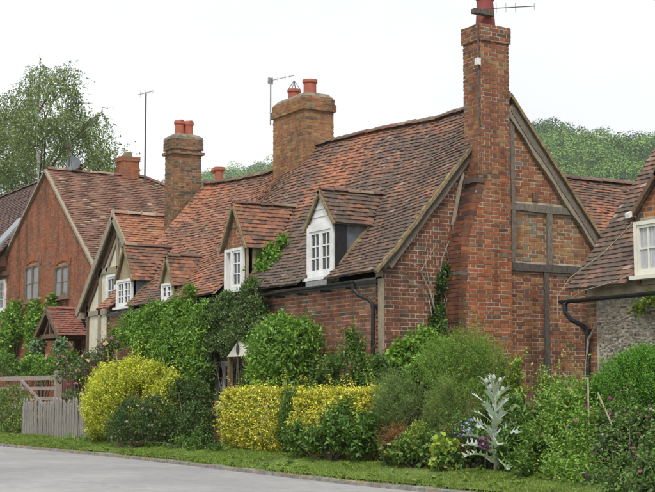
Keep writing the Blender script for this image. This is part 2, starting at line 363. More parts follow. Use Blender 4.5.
def tile_field(part, pos, a0, a1, T, colfn, skip=None, gauge=0.105, tw=0.165, mat='tile', n_ind=0, near=None, name='tile_field'):
    """part = the roof the tiles belong to; the n_ind tiles nearest the point `near` become objects, the rest one mesh"""
    rows = []; k = 0
    nrow = int(T / gauge)
    for k in range(nrow + 1):
        t = k * gauge * T / (nrow * gauge + 1e-9) if nrow else 0
        if t > T - 0.03: break
        a = a0 + (tw / 2 if k % 2 else 0)
        while a < a1:
            aw = min(tw, a1 - a)
            if aw > 0.05:
                P = pos(a + aw / 2, t)
                if not (skip and skip(a + aw / 2, t, P)): rows.append((a + aw / 2, t, aw, P))
            a += tw
        if k % 2: 
            P = pos(a0 + tw / 4, t)
            if not (skip and skip(a0 + tw / 4, t, P)): rows.append((a0 + tw / 4, t, tw / 2, P))
    ind = set()
    if n_ind:
        dd = [float(np.linalg.norm(r[3] - near)) if r[2] > tw * 0.95 else 1e9 for r in rows]; ind = set(np.argsort(dd)[:n_ind].tolist())
    m = MB()
    for i, (a, t, aw, P) in enumerate(rows):
        da = pos(a + 0.05, t) - pos(a - 0.05, t); dt = pos(a, min(t + 0.05, T)) - pos(a, t); da /= np.linalg.norm(da); dt /= np.linalg.norm(dt)
        n = np.cross(da, dt); n /= np.linalg.norm(n)
        if n[2] < 0: n = -n
        rz = random.gauss(0, 0.012); da2 = da + dt * rz; th = 0.038 + random.uniform(-0.006, 0.009)
        P = P + dt * random.gauss(0, 0.005) + n * abs(random.gauss(0, 0.004)); c = colfn(a, t, P)
        p, f = tile_local(aw - 0.002, 0.19, th, random.randrange(3))
        if i in ind:
            key = ('tile', tuple(round(q * 22) for q in c), mat)
            if key not in PIECE:
                mm = MB(); pp, ff = tile_local(tw - 0.002, 0.19, 0.04, 1); mm.shape(pp, ff, c); PIECE[key] = mm.mesh('tile', mat)
            o = bpy.data.objects.new('tile', PIECE[key]); s = 1 if np.dot(np.cross(da2, dt), n) > 0 else -1; da3 = da2 * s
            o.matrix_basis = Matrix(((da3[0], dt[0], n[0], P[0]), (da3[1], dt[1], n[1], P[1]), (da3[2], dt[2], n[2], P[2]), (0, 0, 0, 1)))
            link(o, part)
        else: m.shape([P + da2 * q[0] + dt * q[1] + n * q[2] for q in p], f, c)
    if m.f: m.build(name, mat, part, kind='stuff')
def deck(pos, a0, a1, T, skip=None, na=None, nt_=None, th=0.05):
    """roof boarding under the tiles"""
    na = na or max(2, int(abs(a1 - a0) / 0.2)); nt_ = nt_ or max(2, int(T / 0.2)); m = MB()
    for i in range(na):
        for j in range(nt_):
            aa = [a0 + (a1 - a0) * (i + q) / na for q in (0, 1)]; tt = [T * (j + q) / nt_ for q in (0, 1)]
            am, tm = sum(aa) / 2, sum(tt) / 2
            if skip and skip(am, tm, pos(am, tm)): continue
            m.poly([pos(aa[0], tt[0]), pos(aa[1], tt[0]), pos(aa[1], tt[1]), pos(aa[0], tt[1])], (0.06, 0.04, 0.03))
    return m
def ridge_run(part, pts, colfn, r=0.115, piece=0.31, mat='tile', name='ridge_tile'):
    pts = [np.asarray(p, float) for p in pts]
    for a, b in zip(pts[:-1], pts[1:]):
        L = np.linalg.norm(b - a); k = max(1, round(L / piece)); d = (b - a) / L; l = L / k
        side = np.cross(d, Z3); side /= np.linalg.norm(side); up = np.cross(side, d)
        for i in range(k):
            c = colfn(a + d * l * (i + 0.5)); key = ('ridge', round(l, 2), round(r, 3), tuple(round(q * 14) for q in c), mat)
            if key not in PIECE:
                m = MB(); N = 7; P = []
                for x, rr in ((-l / 2 + 0.006, r), (l / 2 - 0.006, r * 1.02)):
                    for q in range(N): t = math.pi * (q / (N - 1)) * 0.86 + math.pi * 0.07; P.append((x, -rr * math.cos(t), rr * math.sin(t) - 0.035))
                    for q in range(N): t = math.pi * (q / (N - 1)) * 0.86 + math.pi * 0.07; P.append((x, -(rr - 0.02) * math.cos(t), (rr - 0.02) * math.sin(t) - 0.035))
                f = [(q, q + 1, 2 * N + q + 1, 2 * N + q) for q in range(N - 1)] + [(N + q + 1, N + q, q, q + 1)[::-1] for q in range(N - 1)] + [(3 * N + q, 3 * N + q + 1, 2 * N + q + 1, 2 * N + q) for q in range(N - 1)]
                m.shape(P, f, c); PIECE[key] = m.mesh(name, mat)
            o = bpy.data.objects.new(name, PIECE[key]); P = a + d * l * (i + 0.5) + up * random.uniform(-0.008, 0.012); dj = d + up * random.gauss(0, 0.015)
            o.matrix_basis = Matrix(((dj[0], side[0], up[0], P[0]), (dj[1], side[1], up[1], P[1]), (dj[2], side[2], up[2], P[2]), (0, 0, 0, 1)))
            link(o, part)
def window(parent, O, u, n, w_, h, casements=2, cols=2, rows=3, frame=0.055, bar=0.022, stile=0.04, mat='white_paint', as_part=True, sill=True, glass='glass', name='window', arch=0.0):
    """O = bottom-left corner on the wall plane. as_part: window > pane, sill; otherwise window_frame and panes go straight under parent"""
    O, u, n = (np.asarray(q, float) for q in (O, u, n)); m = MB()
    def bar_(s0, s1, z0, z1, d0, d1): m.obox(O + u * (s0 + s1) / 2 + Z3 * (z0 + z1) / 2 + n * (d0 + d1) / 2, u * (s1 - s0) / 2, n * (d1 - d0) / 2, Z3 * (z1 - z0) / 2)
    bar_(0, frame, 0, h, -0.04, 0.045); bar_(w_ - frame, w_, 0, h, -0.04, 0.045)
    bar_(frame, w_ - frame, 0, frame, -0.04, 0.045); bar_(frame, w_ - frame, h - frame, h, -0.04, 0.045)
    cw = (w_ - 2 * frame) / casements; panes = []
    for c in range(casements):
        s0 = frame + c * cw + 0.004; s1 = s0 + cw - 0.008; z0, z1 = frame + 0.003, h - frame - 0.003
        bar_(s0, s0 + stile, z0, z1, -0.03, 0.028); bar_(s1 - stile, s1, z0, z1, -0.03, 0.028); bar_(s0 + stile, s1 - stile, z0, z0 + stile, -0.03, 0.027); bar_(s0 + stile, s1 - stile, z1 - stile, z1, -0.03, 0.027)
        gx0, gx1, gz0, gz1 = s0 + stile, s1 - stile, z0 + stile, z1 - stile
        for q in range(1, cols): x = gx0 + (gx1 - gx0) * q / cols; bar_(x - bar / 2, x + bar / 2, gz0, gz1, -0.02, 0.018)
        for q in range(1, rows): z = gz0 + (gz1 - gz0) * q / rows; bar_(gx0, gx1, z - bar / 2, z + bar / 2, -0.02, 0.016)
        for i in range(cols):
            for j in range(rows): panes.append((gx0 + (gx1 - gx0) * (i + 0.5) / cols, gz0 + (gz1 - gz0) * (j + 0.5) / rows, (gx1 - gx0) / cols, (gz1 - gz0) / rows))
    if as_part: fr = m.build(name, mat, parent); hold = fr
    else: fr = m.build('window_frame', mat, parent); hold = parent
    for x, z, pw, ph in panes:
        key = ('pane', round(pw, 3), round(ph, 3), tuple(np.round(u, 2)), glass)
        if key not in PIECE:
            mm = MB(); mm.obox((0, 0, 0), u * (pw / 2 + 0.004), n * 0.003, Z3 * (ph / 2 + 0.004)); PIECE[key] = mm.mesh('pane', glass)
        o = bpy.data.objects.new('pane', PIECE[key]); P = O + u * x + Z3 * z - n * (0.004 + random.uniform(0, 0.003)); o.matrix_basis = Matrix.Translation(P) @ Matrix.Rotation(random.gauss(0, 0.01), 4, 'Z')
        link(o, hold)
    if sill:
        m = MB(); m.obox(O + u * w_ / 2 - Z3 * 0.03 + n * 0.04, u * (w_ / 2 + 0.04), n * 0.08, Z3 * 0.028); m.build('sill', mat, hold)
    return fr
def lit(pal): return lambda *a: pick(pal)

# ------------------------------------------------------------------ the ground, road and kerb
def bed_z(x, y):
    """garden level: verge rises from the kerb; the far drive climbs a little"""
    t = min(max((y + 3.0) / 1.6, 0), 1); z = 0.10 + 0.14 * t * t * (3 - 2 * t)
    k = min(max((-x - 12) / 8, 0), 1) * min(max((y + 1.6) / 3, 0), 1)
    return z + 0.55 * k
def kerb_y(x): return -3.02 - 0.05 * math.sin(x * 0.5) - (0.045 * (-x - 6) if x < -6 else 0) + (0.05 * (x - 4) if x > 4 else 0)
m = MB(); m.poly([(-1500, -1500, -0.35), (1500, -1500, -0.35), (1500, 1500, -0.35), (-1500, 1500, -0.35)]); m.build('ground', 'meadow', kind='structure')
xs = list(np.arange(-60, -22, 2.0)) + list(np.arange(-22, 12, 0.4)) + list(np.arange(12, 50, 2.0))
m = MB(); V = []
off = [-0.06, 0.0, 0.12, 0.3, 0.6, 0.9, 1.2, 1.6, 2.2, 3.0, 4, 5, 7, 10, 16, 30, 60]
for x in xs:
    for o_ in off: y = kerb_y(x) + 0.14 + o_; V.append((x, y, bed_z(x, y) + 0.02 * float(vnoise((x, y, 0), 1.5)[0]) if o_ > 0.1 else (0.075 if o_ >= 0 else 0.0)))
k = len(off)
m.shape(V, [(i * k + j, (i + 1) * k + j, (i + 1) * k + j + 1, i * k + j + 1) for i in range(len(xs) - 1) for j in range(k - 1)])
m.build('garden_ground', 'soil', kind='structure', smooth=True)
m = MB(); V = []
for x in xs:
    for yy in (-13.6, -10, -7, -4.5): V.append((x, yy, 0.03 if yy > -11 else 0.0))
    V.append((x, kerb_y(x) + 0.02, -0.0))
m.shape(V, [(i * 5 + j, (i + 1) * 5 + j, (i + 1) * 5 + j + 1, i * 5 + j + 1) for i in range(len(xs) - 1) for j in range(4)]); m.build('road', 'asphalt', kind='structure', smooth=True)
kb = MB(); 
for a, b in zip(xs[:-1], xs[1:]): kb.poly([(a, kerb_y(a) + 0.015, -0.1), (b, kerb_y(b) + 0.015, -0.1), (b, kerb_y(b) + 0.015, 0.05), (a, kerb_y(a) + 0.015, 0.05)]); kb.poly([(a, kerb_y(a) + 0.015, 0.05), (b, kerb_y(b) + 0.015, 0.05), (b, kerb_y(b) + 0.14, 0.055), (a, kerb_y(a) + 0.14, 0.055)])
kerb = kb.build('kerb', 'mortar_dark', kind='structure')
x = -22.0; kst = []
for q in range(6):
    mm = MB(); L = 0.42 + 0.07 * q; j = lambda: random.uniform(-0.012, 0.012)
    mm.shape([(-L / 2 + 0.008, 0 + j(), -0.12), (L / 2 - 0.008, 0 + j(), -0.12), (L / 2 - 0.008, 0.15, -0.12), (-L / 2 + 0.008, 0.15, -0.12), (-L / 2 + 0.015, 0.012 + j(), 0.09 + j()), (L / 2 - 0.015, 0.012 + j(), 0.09 + j()), (L / 2 - 0.012, 0.14, 0.1 + j()), (-L / 2 + 0.012, 0.14, 0.1 + j())],
             [(0, 3, 2, 1), (4, 5, 6, 7), (0, 1, 5, 4), (1, 2, 6, 5), (2, 3, 7, 6), (3, 0, 4, 7)]); kst.append((L, mm.mesh('kerb_stone', 'kerbstone')))
while x < 10.5:
    L, me = random.choice(kst); xm = x + L / 2
    if random.random() < 0.93:
        o = bpy.data.objects.new('kerb_stone', me); o.location = (xm, kerb_y(xm), random.uniform(-0.06, -0.03)); o.rotation_euler = (random.gauss(0, 0.04), random.gauss(0, 0.015), math.atan2(kerb_y(x + L) - kerb_y(x), L) + random.gauss(0, 0.015)); link(o, kerb)
    x += L

# ------------------------------------------------------------------ the long cottage
ZE, YE, YR = 3.33, -0.24, 2.84
RX = [-13.6, -12.5, -11.2, -9.6, -8.9, -8.0, -7.2, -6.1, -5.2, -3.6, -2.2, -1.2, 0.3]
RZ = [7.00, 6.86, 6.78, 6.72, 6.76, 6.98, 7.06, 7.03, 7.0, 6.92, 6.83, 6.85, 6.97]
def zr(x): return float(np.interp(x, RX, RZ))
def zeave(x): return ZE + 0.025 * math.sin(x * 0.9 + 1)
TS = math.hypot(YR - YE, 6.9 - ZE)
def wob(x, t): return 0.028 * float(vnoise((x, t, 0), 0.9, 1)[0]) * min(t, TS - t, 1)
def rpos(a, t):
    s = t / TS; ze, zt = zeave(a), zr(a); bell = -0.05 * math.sin(math.pi * s) * min(1, max(0, -a) / 1.5 + 0.1) + 0.06 * max(0, 0.12 - s) / 0.12
    return np.array([a, YE + (YR - YE) * s, ze + (zt - ze) * s + bell + wob(a, t)])
def rpos_back(a, t): p = rpos(a, t); return np.array([p[0], 2 * YR - p[1], p[2]])
def roofz(x, y): return zeave(x) + (zr(x) - zeave(x)) * (y - YE) / (YR - YE)
X0, X1 = -13.35, 0.14
cot = thing('cottage', (-6.6, 2.8, 0.1), 'long old brick cottage with sagging tiled roof, four dormers and tall end chimney', 'cottage')
DORM = {}   # name: xc, half width, z sill, z eaves, z apex
DORM['white'] = (-2.08, 0.50, 3.47, 4.50, 5.10)
DORM['brick'] = (-5.76, 0.56, 3.47, 4.40, 5.28)
DORM['plaster'] = (-11.92, 0.52, 3.42, 4.14, 4.93)
DORM['tiny'] = (-9.26, 0.33, 3.44, 3.86, 4.44)
def dskip(a, t, P):
    for xc, hw, z0, zh, za in DORM.values():
        dx = abs(P[0] - xc)
        if dx < hw + 0.02 and P[2] < zh + (za - zh) * (1 - dx / hw) - 0.02: return True
    return False
def mkcol(c0, c1, mean, sd=0.2, k=0.25):
    def f(a, t, P): return jit(lerp3(c0, c1, mean + k * float(vnoise((P[0] * 0.8, P[1] * 0.8, P[2] * 3), 1.5, 4)[0]) + random.gauss(0, sd)), 0.14)
    return f
C_OLD, C_NEW = (0.112, 0.084, 0.066), (0.38, 0.155, 0.085)
def lerp3(a, b, k): k = min(max(k, 0), 1); return tuple(p + (q - p) * k for p, q in zip(a, b))
def roof_col(a, t, P):
    """old brown clay by the near gable, newer orange towards the far end, patch-mended here and there"""
    n1 = float(vnoise((P[0], P[2] * 1.3, 0), 0.8, 2)[0]); n2 = float(vnoise((P[0] * 0.7, P[2] * 3.5, 0), 1.6, 4)[0]); org = 0.05 + 0.14 * n1
    far = min(max((-7.6 - P[0]) / 1.2, 0), 1); org += far * (0.55 + 0.12 * n1 - 0.2 * max(0, 1 - t / 1.0))
    if -8.3 < P[0] < -5.0: org += 0.20
    if -7.2 < P[0] < -2.6 and t > 2.2: org += 0.7 * math.exp(-((P[0] + 4.8) / 0.8) ** 2) * min(1, (t - 2.2) / 0.9) + 0.06
    org += 0.22 * n2 + random.gauss(0, 0.17)
    c = lerp3((0.128, 0.097, 0.078), (0.39, 0.16, 0.088), org)
    r = random.random()
    if r < 0.10: c = lerp3(c, T_DARK, 0.7)
    elif r < 0.13: c = lerp3(c, T_PALE, 0.6)
    return jit(c, 0.15)
m = deck(rpos, X0, X1 - 0.02, TS, dskip); mb2 = deck(rpos_back, X0, X1 - 0.02, TS); m.v, m.f, m.c = m.v + mb2.v, m.f + [tuple(i + len(m.v) for i in f) for f in mb2.f], m.c + mb2.c
roof = m.build('roof', 'mortar_dark', cot, label='sagging clay tile roof, orange towards its far end and brown by the tall chimney')
tile_field(roof, rpos, X0, X1, TS, roof_col, dskip, n_ind=300, near=np.array([-0.6, 0.6, 4.3]))
tile_field(roof, rpos_back, X0, X1, TS, roof_col, name='rear_tile_field')
ridge_run(roof, [(x, YR, zr(x) + 0.045) for x in [X0] + [q for q in RX if X0 < q < -0.2] + [-0.05]], lambda P: pick([(3, T_BRN), (2, (0.17, 0.12, 0.085)), (1.5, T_RED), (1, (0.25, 0.19, 0.13))]))
# verges: mortared undercloak along both gables
for xa, nm in ((X1 - 0.01, 'verge'), (X0 + 0.01, 'verge')):
    for fn in (rpos, rpos_back):
        m = MB(); K = 16
        for i in range(K):
            a, b = fn(xa, TS * i / K), fn(xa, TS * (i + 1) / K); d = b - a; nn = np.cross([1, 0, 0], d); nn /= np.linalg.norm(nn); nn = nn if nn[2] > 0 else -nn
            m.obox((a + b) / 2 + nn * random.uniform(-0.012, 0.0), np.array([0.045 + random.uniform(-0.006, 0.006), 0, 0]), d / 2 * 1.01, nn * 0.03)
        m.build(nm, 'verge_mortar', roof)
# walls
HX = 0.0; WL = -13.25
gable = [(0.0, 0.0), (5.68, 0.0), (5.68, 3.45), (2.84, 6.78), (0.0, 3.45)]
m = MB(); prism(m, (HX, 0, 0), (0, 1, 0), (1, 0, 0), gable, 0.22); gw = m.build('gable_wall', 'mortar', cot, label='patched brick gable wall with exposed grey timbers')
CHY0, CHY1, CHX = 1.91, 2.58, 0.42
RAIL1, RAIL2 = 4.80, 3.65
m = MB()
chole = (1.9, 2.62, 0, 5.3)
PANEL = soft([(4, (0.33, 0.145, 0.07)), (3, (0.27, 0.105, 0.055)), (2, (0.36, 0.20, 0.105)), (1.5, (0.16, 0.10, 0.075)), (1.0, (0.2, 0.175, 0.15))], 0.1)
HL = [(2.9, 5.7, RAIL2 - 0.08, RAIL2 + 0.08), (2.9, 4.75, RAIL1 - 0.075, RAIL1 + 0.075), (3.78, 3.91, RAIL2, RAIL1), (3.68, 3.80, 0, RAIL2)]
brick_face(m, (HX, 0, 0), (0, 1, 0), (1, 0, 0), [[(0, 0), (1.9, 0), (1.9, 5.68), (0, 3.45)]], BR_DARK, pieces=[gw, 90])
brick_face(m, (HX, 0, 0), (0, 1, 0), (1, 0, 0), [[(2.62, 5.0), (4.28, 5.0), (2.84, 6.78), (2.62, 6.5)]], BR_MIX, holes=[(2.55, 2.99, 0, 6.8)] + HL)
brick_face(m, (HX, 0, 0), (0, 1, 0), (1, 0, 0), [[(2.9, RAIL2), (5.5, RAIL2), (4.4, 5.0), (2.9, 5.0)]], PANEL, holes=[(2.55, 2.99, 0, 6.8)] + HL, phase=1)
brick_face(m, (HX, 0, 0), (0, 1, 0), (1, 0, 0), [[(2.62, 0), (5.68, 0), (5.68, RAIL2), (2.62, RAIL2)]], BR_MIX + BR_DARK[:3] + PANEL[:1], holes=[(2.55, 2.78, 0, RAIL2)] + HL)
m.build('brickwork', 'brick', gw, kind='stuff')
m = MB(); prism(m, (0, 0, 0), (-1, 0, 0), (0, -1, 0), [(0.02, 0), (-WL - 0.02, 0), (-WL - 0.02, 3.34), (0.02, 3.34)], 0.22)
fw = m.build('front_wall', 'mortar', cot)
m = MB(); brick_face(m, (0, 0, 0), (-1, 0, 0), (0, -1, 0), [[(0.13, 0), (-WL, 0), (-WL, 3.2), (0.13, 3.2)]], [(4, (0.29, 0.115, 0.062)), (3, (0.25, 0.085, 0.05)), (2.4, (0.34, 0.165, 0.09)), (1.5, (0.19, 0.12, 0.09)), (1.2, (0.13, 0.10, 0.09))])
m.build('brickwork', 'brick', fw, kind='stuff')
m = MB(); prism(m, (WL, 0, 0), (0, 1, 0), (-1, 0, 0), gable, 0.2); m.build('end_wall', 'mortar_far', cot)
m = MB(); m.box((WL, 5.5, 0), (0, 5.7, 3.4)); m.build('rear_wall', 'mortar_far', cot)
NX = np.array([1.0, 0, 0])
def timber(name, a, b, wd, mat='oak', d=0.05, wobv=0.12, par=cot): m_ = MB(); m_.beam(a, b, wd, d, NX, wob=wobv); return m_.build(name, mat, par)
timber('post', (0.03, 2.95, RAIL2 + 0.07), (0.03, 2.95, 6.62), 0.09)
timber('post', (0.028, 2.80, 0.2), (0.028, 2.80, 3.6), 0.08, 'oak_dark')
timber('rail', (0.034, 2.72, RAIL1), (0.034, 4.66, RAIL1 - 0.01), 0.14)
timber('rail', (0.034, 2.72, RAIL2), (0.034, 5.4, RAIL2), 0.15, 'oak_dark')
timber('post', (0.026, 3.84, RAIL2 + 0.07), (0.026, 3.84, RAIL1 - 0.07), 0.12)
timber('post', (0.026, 3.74, 0.2), (0.026, 3.74, RAIL2 - 0.07), 0.11, 'oak_dark')
sl = (zr(0) - ZE) / (YR - YE)
def raf(y): return ZE + sl * (y - YE)
timber('rafter', (0.05, 2.86, raf(2.80) - 0.19), (0.05, 5.62, raf(2 * YR - 5.62) - 0.17), 0.25, 'oak_pale', 0.09)
timber('rafter', (0.085, 2.95, raf(2.73) - 0.12), (0.085, 5.8, raf(2 * YR - 5.8) - 0.12), 0.2, 'oak', 0.05)
timber('rafter', (0.05, 0.08, raf(0.08) - 0.17), (0.05, 1.95, raf(1.95) - 0.17), 0.16, 'oak', 0.09)
timber('rafter', (0.085, -0.05, raf(-0.05) - 0.07), (0.085, 2.0, raf(2.0) - 0.09), 0.12, 'oak_dark', 0.05)
timber('brace', (0.055, 4.0, 5.33), (0.055, 4.62, 4.72), 0.13, 'oak_pale', 0.066)
timber('brace', (0.05, 1.52, 4.35), (0.05, 1.76, 5.35), 0.06, 'oak_pale', 0.04)
m = MB(); m.box((-0.10, -0.035, 0.15), (0.012, 0.03, 3.3)); m.build('corner_post', 'oak_pale', cot)
m = MB(); m.obox((0.03, 3.5, 5.02), (0.02, 0, 0), (0, 0.06, 0), (0, 0, 0.08)); m.build('tie_plate', 'oak_brown', cot)
# wall plate, fascia, gutter and down pipe
m = MB(); m.box((-13.2, -0.05, 3.22), (-0.12, 0.02, 3.30)); m.build('wall_plate', 'black_paint', cot)
def half_gutter(mb, a, b, r=0.048):
    a, b = np.asarray(a, float), np.asarray(b, float); N = 7; d = (b - a) / np.linalg.norm(b - a); sdv = np.cross(d, Z3); sdv /= np.linalg.norm(sdv); P = []
    for q in (a, b):
        for rr in (r, r - 0.008):
            for i in range(N): t = math.pi + math.pi * i / (N - 1); P.append(q + sdv * rr * math.cos(t) + Z3 * rr * math.sin(t))
    mb.shape(P, [(i, i + 1, 2 * N + i + 1, 2 * N + i) for i in range(N - 1)] + [(N + i, 3 * N + i, 3 * N + i + 1, N + i + 1) for i in range(N - 1)] + [(0, 2 * N, 3 * N, N), (N - 1, 2 * N - 1, 4 * N - 1, 3 * N - 1)] + [tuple(range(N)) + tuple(reversed(range(N, 2 * N)))])
m = MB(); half_gutter(m, (-8.4, -0.30, 3.22), (-0.42, -0.30, 3.28))
for xg in np.arange(-8, -0.5, 0.9): m.box((xg, -0.31, 3.15), (xg + 0.025, -0.06, 3.19))
m.build('gutter', 'black_paint', cot, smooth=False)
m = MB(); m.tube([(-0.50, -0.30, 3.24), (-0.50, -0.30, 3.12), (-0.42, -0.24, 3.02), (-0.26, -0.14, 2.94), (-0.18, -0.09, 2.84), (-0.18, -0.09, 0.2)], 0.038, 8)
for z in (2.78, 1.9, 0.9): m.lathe((-0.18, -0.09, z), [(0.05, 0), (0.05, 0.07)], 10); m.box((-0.26, -0.06, z + 0.01), (-0.10, 0.0, z + 0.05))
m.build('down_pipe', 'black_paint', cot, smooth=False)

# dormers
def dormer(key, xc, hw, z0, zh, za, face, tcol, ov=0.09, y0=-0.02, parent=cot, rz=roofz, npal=None, win=None, cheek='lead_grey', label=None, yback=None, barge='verge_mortar', mat='tile'):
    m = MB(); slope = (za - zh) / hw
    yb = lambda z, x: next(y for y in np.arange(y0, 9, 0.02) if rz(x, y) >= z)
    D = {}
    body = MB(); body.box((xc - hw + 0.09, y0 + 0.06, z0 - 0.1), (xc + hw - 0.09, y0 + 0.09, zh)); dm = body.build('dormer', 'dark_inside', parent, label=label)
    for sgn in (-1, 1):                                               # cheeks
        body = MB(); x = xc + sgn * hw; yz = yb(zh, x)
        pts = [(x, y0, z0 - 0.1), (x, y0, zh), (x, yz, zh), (x, yz - 0.1, zh - 0.25)]; q = [(p[0] - sgn * 0.08, p[1], p[2]) for p in pts]
        body.shape(pts + q, [(0, 1, 2, 3), (7, 6, 5, 4), (0, 4, 5, 1), (1, 5, 6, 2), (2, 6, 7, 3), (3, 7, 4, 0)]); body.build('cheek', cheek, dm); fl = MB(); fa = np.array([x + sgn * 0.03, y0 + 0.05, rz(x, y0 + 0.05) + 0.03]); fb = np.array([x + sgn * 0.03, yz, rz(x, yz) + 0.03]); fl.beam(fa, fb, 0.07, 0.05, np.array([1.0, 0, 0]), wob=0.15); fl.build('mortar_fillet', 'verge_mortar', dm)
    zt = za + 0.05
    yr_ = yb(zt, xc) + 0.15; over = 0.07
    for sgn in (-1, 1):
        w2 = hw + ov; L = math.hypot(w2, slope * w2)
        def pos(a, t, sgn=sgn): s = t / L; return np.array([xc + sgn * w2 * (1 - s), a, zt - slope * w2 * (1 - s)])
        sk = lambda a, t, P: a > y0 and rz(P[0], a) > P[2] + 0.05
        dk = deck(pos, y0 - over, yr_, L, sk); dk.build('roof_boarding', 'mortar_dark', dm)
        tile_field(dm, pos, y0 - over, yr_, L, tcol, sk, mat=mat)
        b = MB(); a_, b_ = pos(y0 - over - 0.01, 0), pos(y0 - over - 0.01, L); d = b_ - a_; nn = np.cross(d, (0, 1, 0)); nn /= np.linalg.norm(nn); nn = nn if nn[2] > 0 else -nn
        b.obox((a_ + b_) / 2 - nn * 0.022, d / 2, np.array([0, 0.02, 0]), nn * 0.034); b.build('bargeboard', barge, dm)
    ridge_run(dm, [(xc, y0 - over, zt + 0.03), (xc, yr_ - 0.1, zt + 0.03)], lambda P: pick([(3, T_BRN), (2, (0.17, 0.12, 0.085)), (1, (0.26, 0.20, 0.13))]), r=0.085, mat=mat)
    O, u, n = (xc - hw, y0, 0), (1, 0, 0), (0, -1, 0); tri = [(0, zh), (2 * hw, zh), (hw, za)]
    if face == 'boards':
        nb = 4; top = za - 0.02
        for i in range(nb):
            za_, zb_ = zh + (top - zh) * i / nb, zh + (top - zh) * (i + 1) / nb
            cp = clip_poly([(0, za_), (2 * hw, za_), (2 * hw, zb_), (0, zb_)], tri)
            if len(cp) >= 3:
                b = MB(); k = len(cp); f = [np.array([xc - hw + p[0], y0 - 0.03 + 0.018 * (p[1] - za_) / (zb_ - za_), p[1]]) for p in cp]; bk = [q + np.array([0, 0.05, 0]) for q in f]
                b.shape(f + bk, [tuple(range(k))] + [(q, k + q, k + (q + 1) % k, (q + 1) % k) for q in range(k)]); b.build('board', 'white_paint', dm)
        b = MB(); b.box((xc - hw - 0.02, y0 - 0.05, zh - 0.04), (xc + hw + 0.02, y0 + 0.02, zh + 0.02)); b.build('fascia_board', 'white_paint', dm)
    elif face == 'brick':
        b = MB(); wl, wr, wz = win[0], win[1], win[3]
        full = [(0, z0 - 0.1), (2 * hw, z0 - 0.1), (2 * hw, zh), (hw, za), (0, zh)]
        prism(b, (xc - hw, y0 + 0.03, 0), u, n, full, 0.08); b.build('gable_backing', 'mortar', dm)
        b = MB(); brick_face(b, (xc - hw, y0 + 0.03, 0), u, n, [full], npal or BR_MIX, holes=[(wl, wr, z0 - 0.2, wz)]); b.build('brickwork', 'brick', dm, kind='stuff')
    else:
        b = MB(); prism(b, (xc - hw, y0, 0), u, n, [(0, z0), (2 * hw, z0), (2 * hw, zh), (hw, za), (0, zh)], 0.06); b.build('gable_plaster', face, dm)
    return dm
dm = dormer('white', *DORM['white'], 'boards', mkcol(C_OLD, C_NEW, 0.12), label='dormer with white boarded gable and white latticed window')
xc, hw, z0, zh, za = DORM['white']
m = MB(); m.box((xc - hw, 0.0, z0 - 0.1), (xc + hw, 0.05, zh)); m.build('front_panel', 'white_paint', dm)
window(dm, (xc - hw + 0.005, -0.04, z0), (1, 0, 0), (0, -1, 0), 2 * hw - 0.01, zh - z0 - 0.045, 2, 2, 3, 0.085, 0.026, 0.055, as_part=False)
m = MB(); m.box((xc - hw + 0.1, -0.16, 3.30), (xc + hw - 0.1, -0.05, 3.40)); m.build('sill_board', 'grey_metal', dm)
m = MB(); m.box((xc + hw + 0.003, -0.05, z0), (xc + hw + 0.035, 0.2, zh)); m.build('corner_board', 'black_paint', dm)
dm = dormer('brick', *DORM['brick'], 'brick', mkcol(C_OLD, C_NEW, 0.4), win=(0.13, 0.99, 0, 4.36), cheek='olive_plaster', label='dormer with brick gable and an open white casement')
xc, hw, z0, zh, za = DORM['brick']
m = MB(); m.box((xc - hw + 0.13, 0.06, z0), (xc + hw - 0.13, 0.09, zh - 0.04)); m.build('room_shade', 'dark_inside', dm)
window(dm, (xc - 0.10, -0.05, z0), (1, 0, 0), (0, -1, 0), 0.52, 0.88, 1, 2, 3, 0.055, 0.024, 0.045, as_part=False, sill=False)
m = MB(); m.box((xc - hw + 0.13, -0.08, z0), (xc - hw + 0.22, 0.05, zh - 0.05)); m.box((xc - hw + 0.22, -0.08, zh - 0.11), (xc - 0.10, 0.05, zh - 0.05)); m.box((xc - hw + 0.13, -0.1, z0 - 0.06), (xc + hw - 0.12, 0.05, z0)); m.build('outer_frame', 'white_paint', dm)
dm = dormer('plaster', *DORM['plaster'], 'olive_plaster', mkcol(C_OLD, C_NEW, 0.5), label='dormer with plastered gable and white two-light window')
xc, hw, z0, zh, za = DORM['plaster']
window(dm, (xc - hw + 0.02, -0.045, z0), (1, 0, 0), (0, -1, 0), 2 * hw - 0.04, zh - z0 - 0.02, 2, 2, 3, 0.06, 0.022, 0.045, as_part=False)
dm = dormer('tiny', *DORM['tiny'], 'olive_plaster', mkcol(C_OLD, C_NEW, 0.35), label='smallest dormer with plastered gable and low white window')
xc, hw, z0, zh, za = DORM['tiny']
window(dm, (xc - hw + 0.02, -0.045, z0), (1, 0, 0), (0, -1, 0), 2 * hw - 0.04, zh - z0 - 0.02, 2, 1, 2, 0.05, 0.022, 0.04, as_part=False)

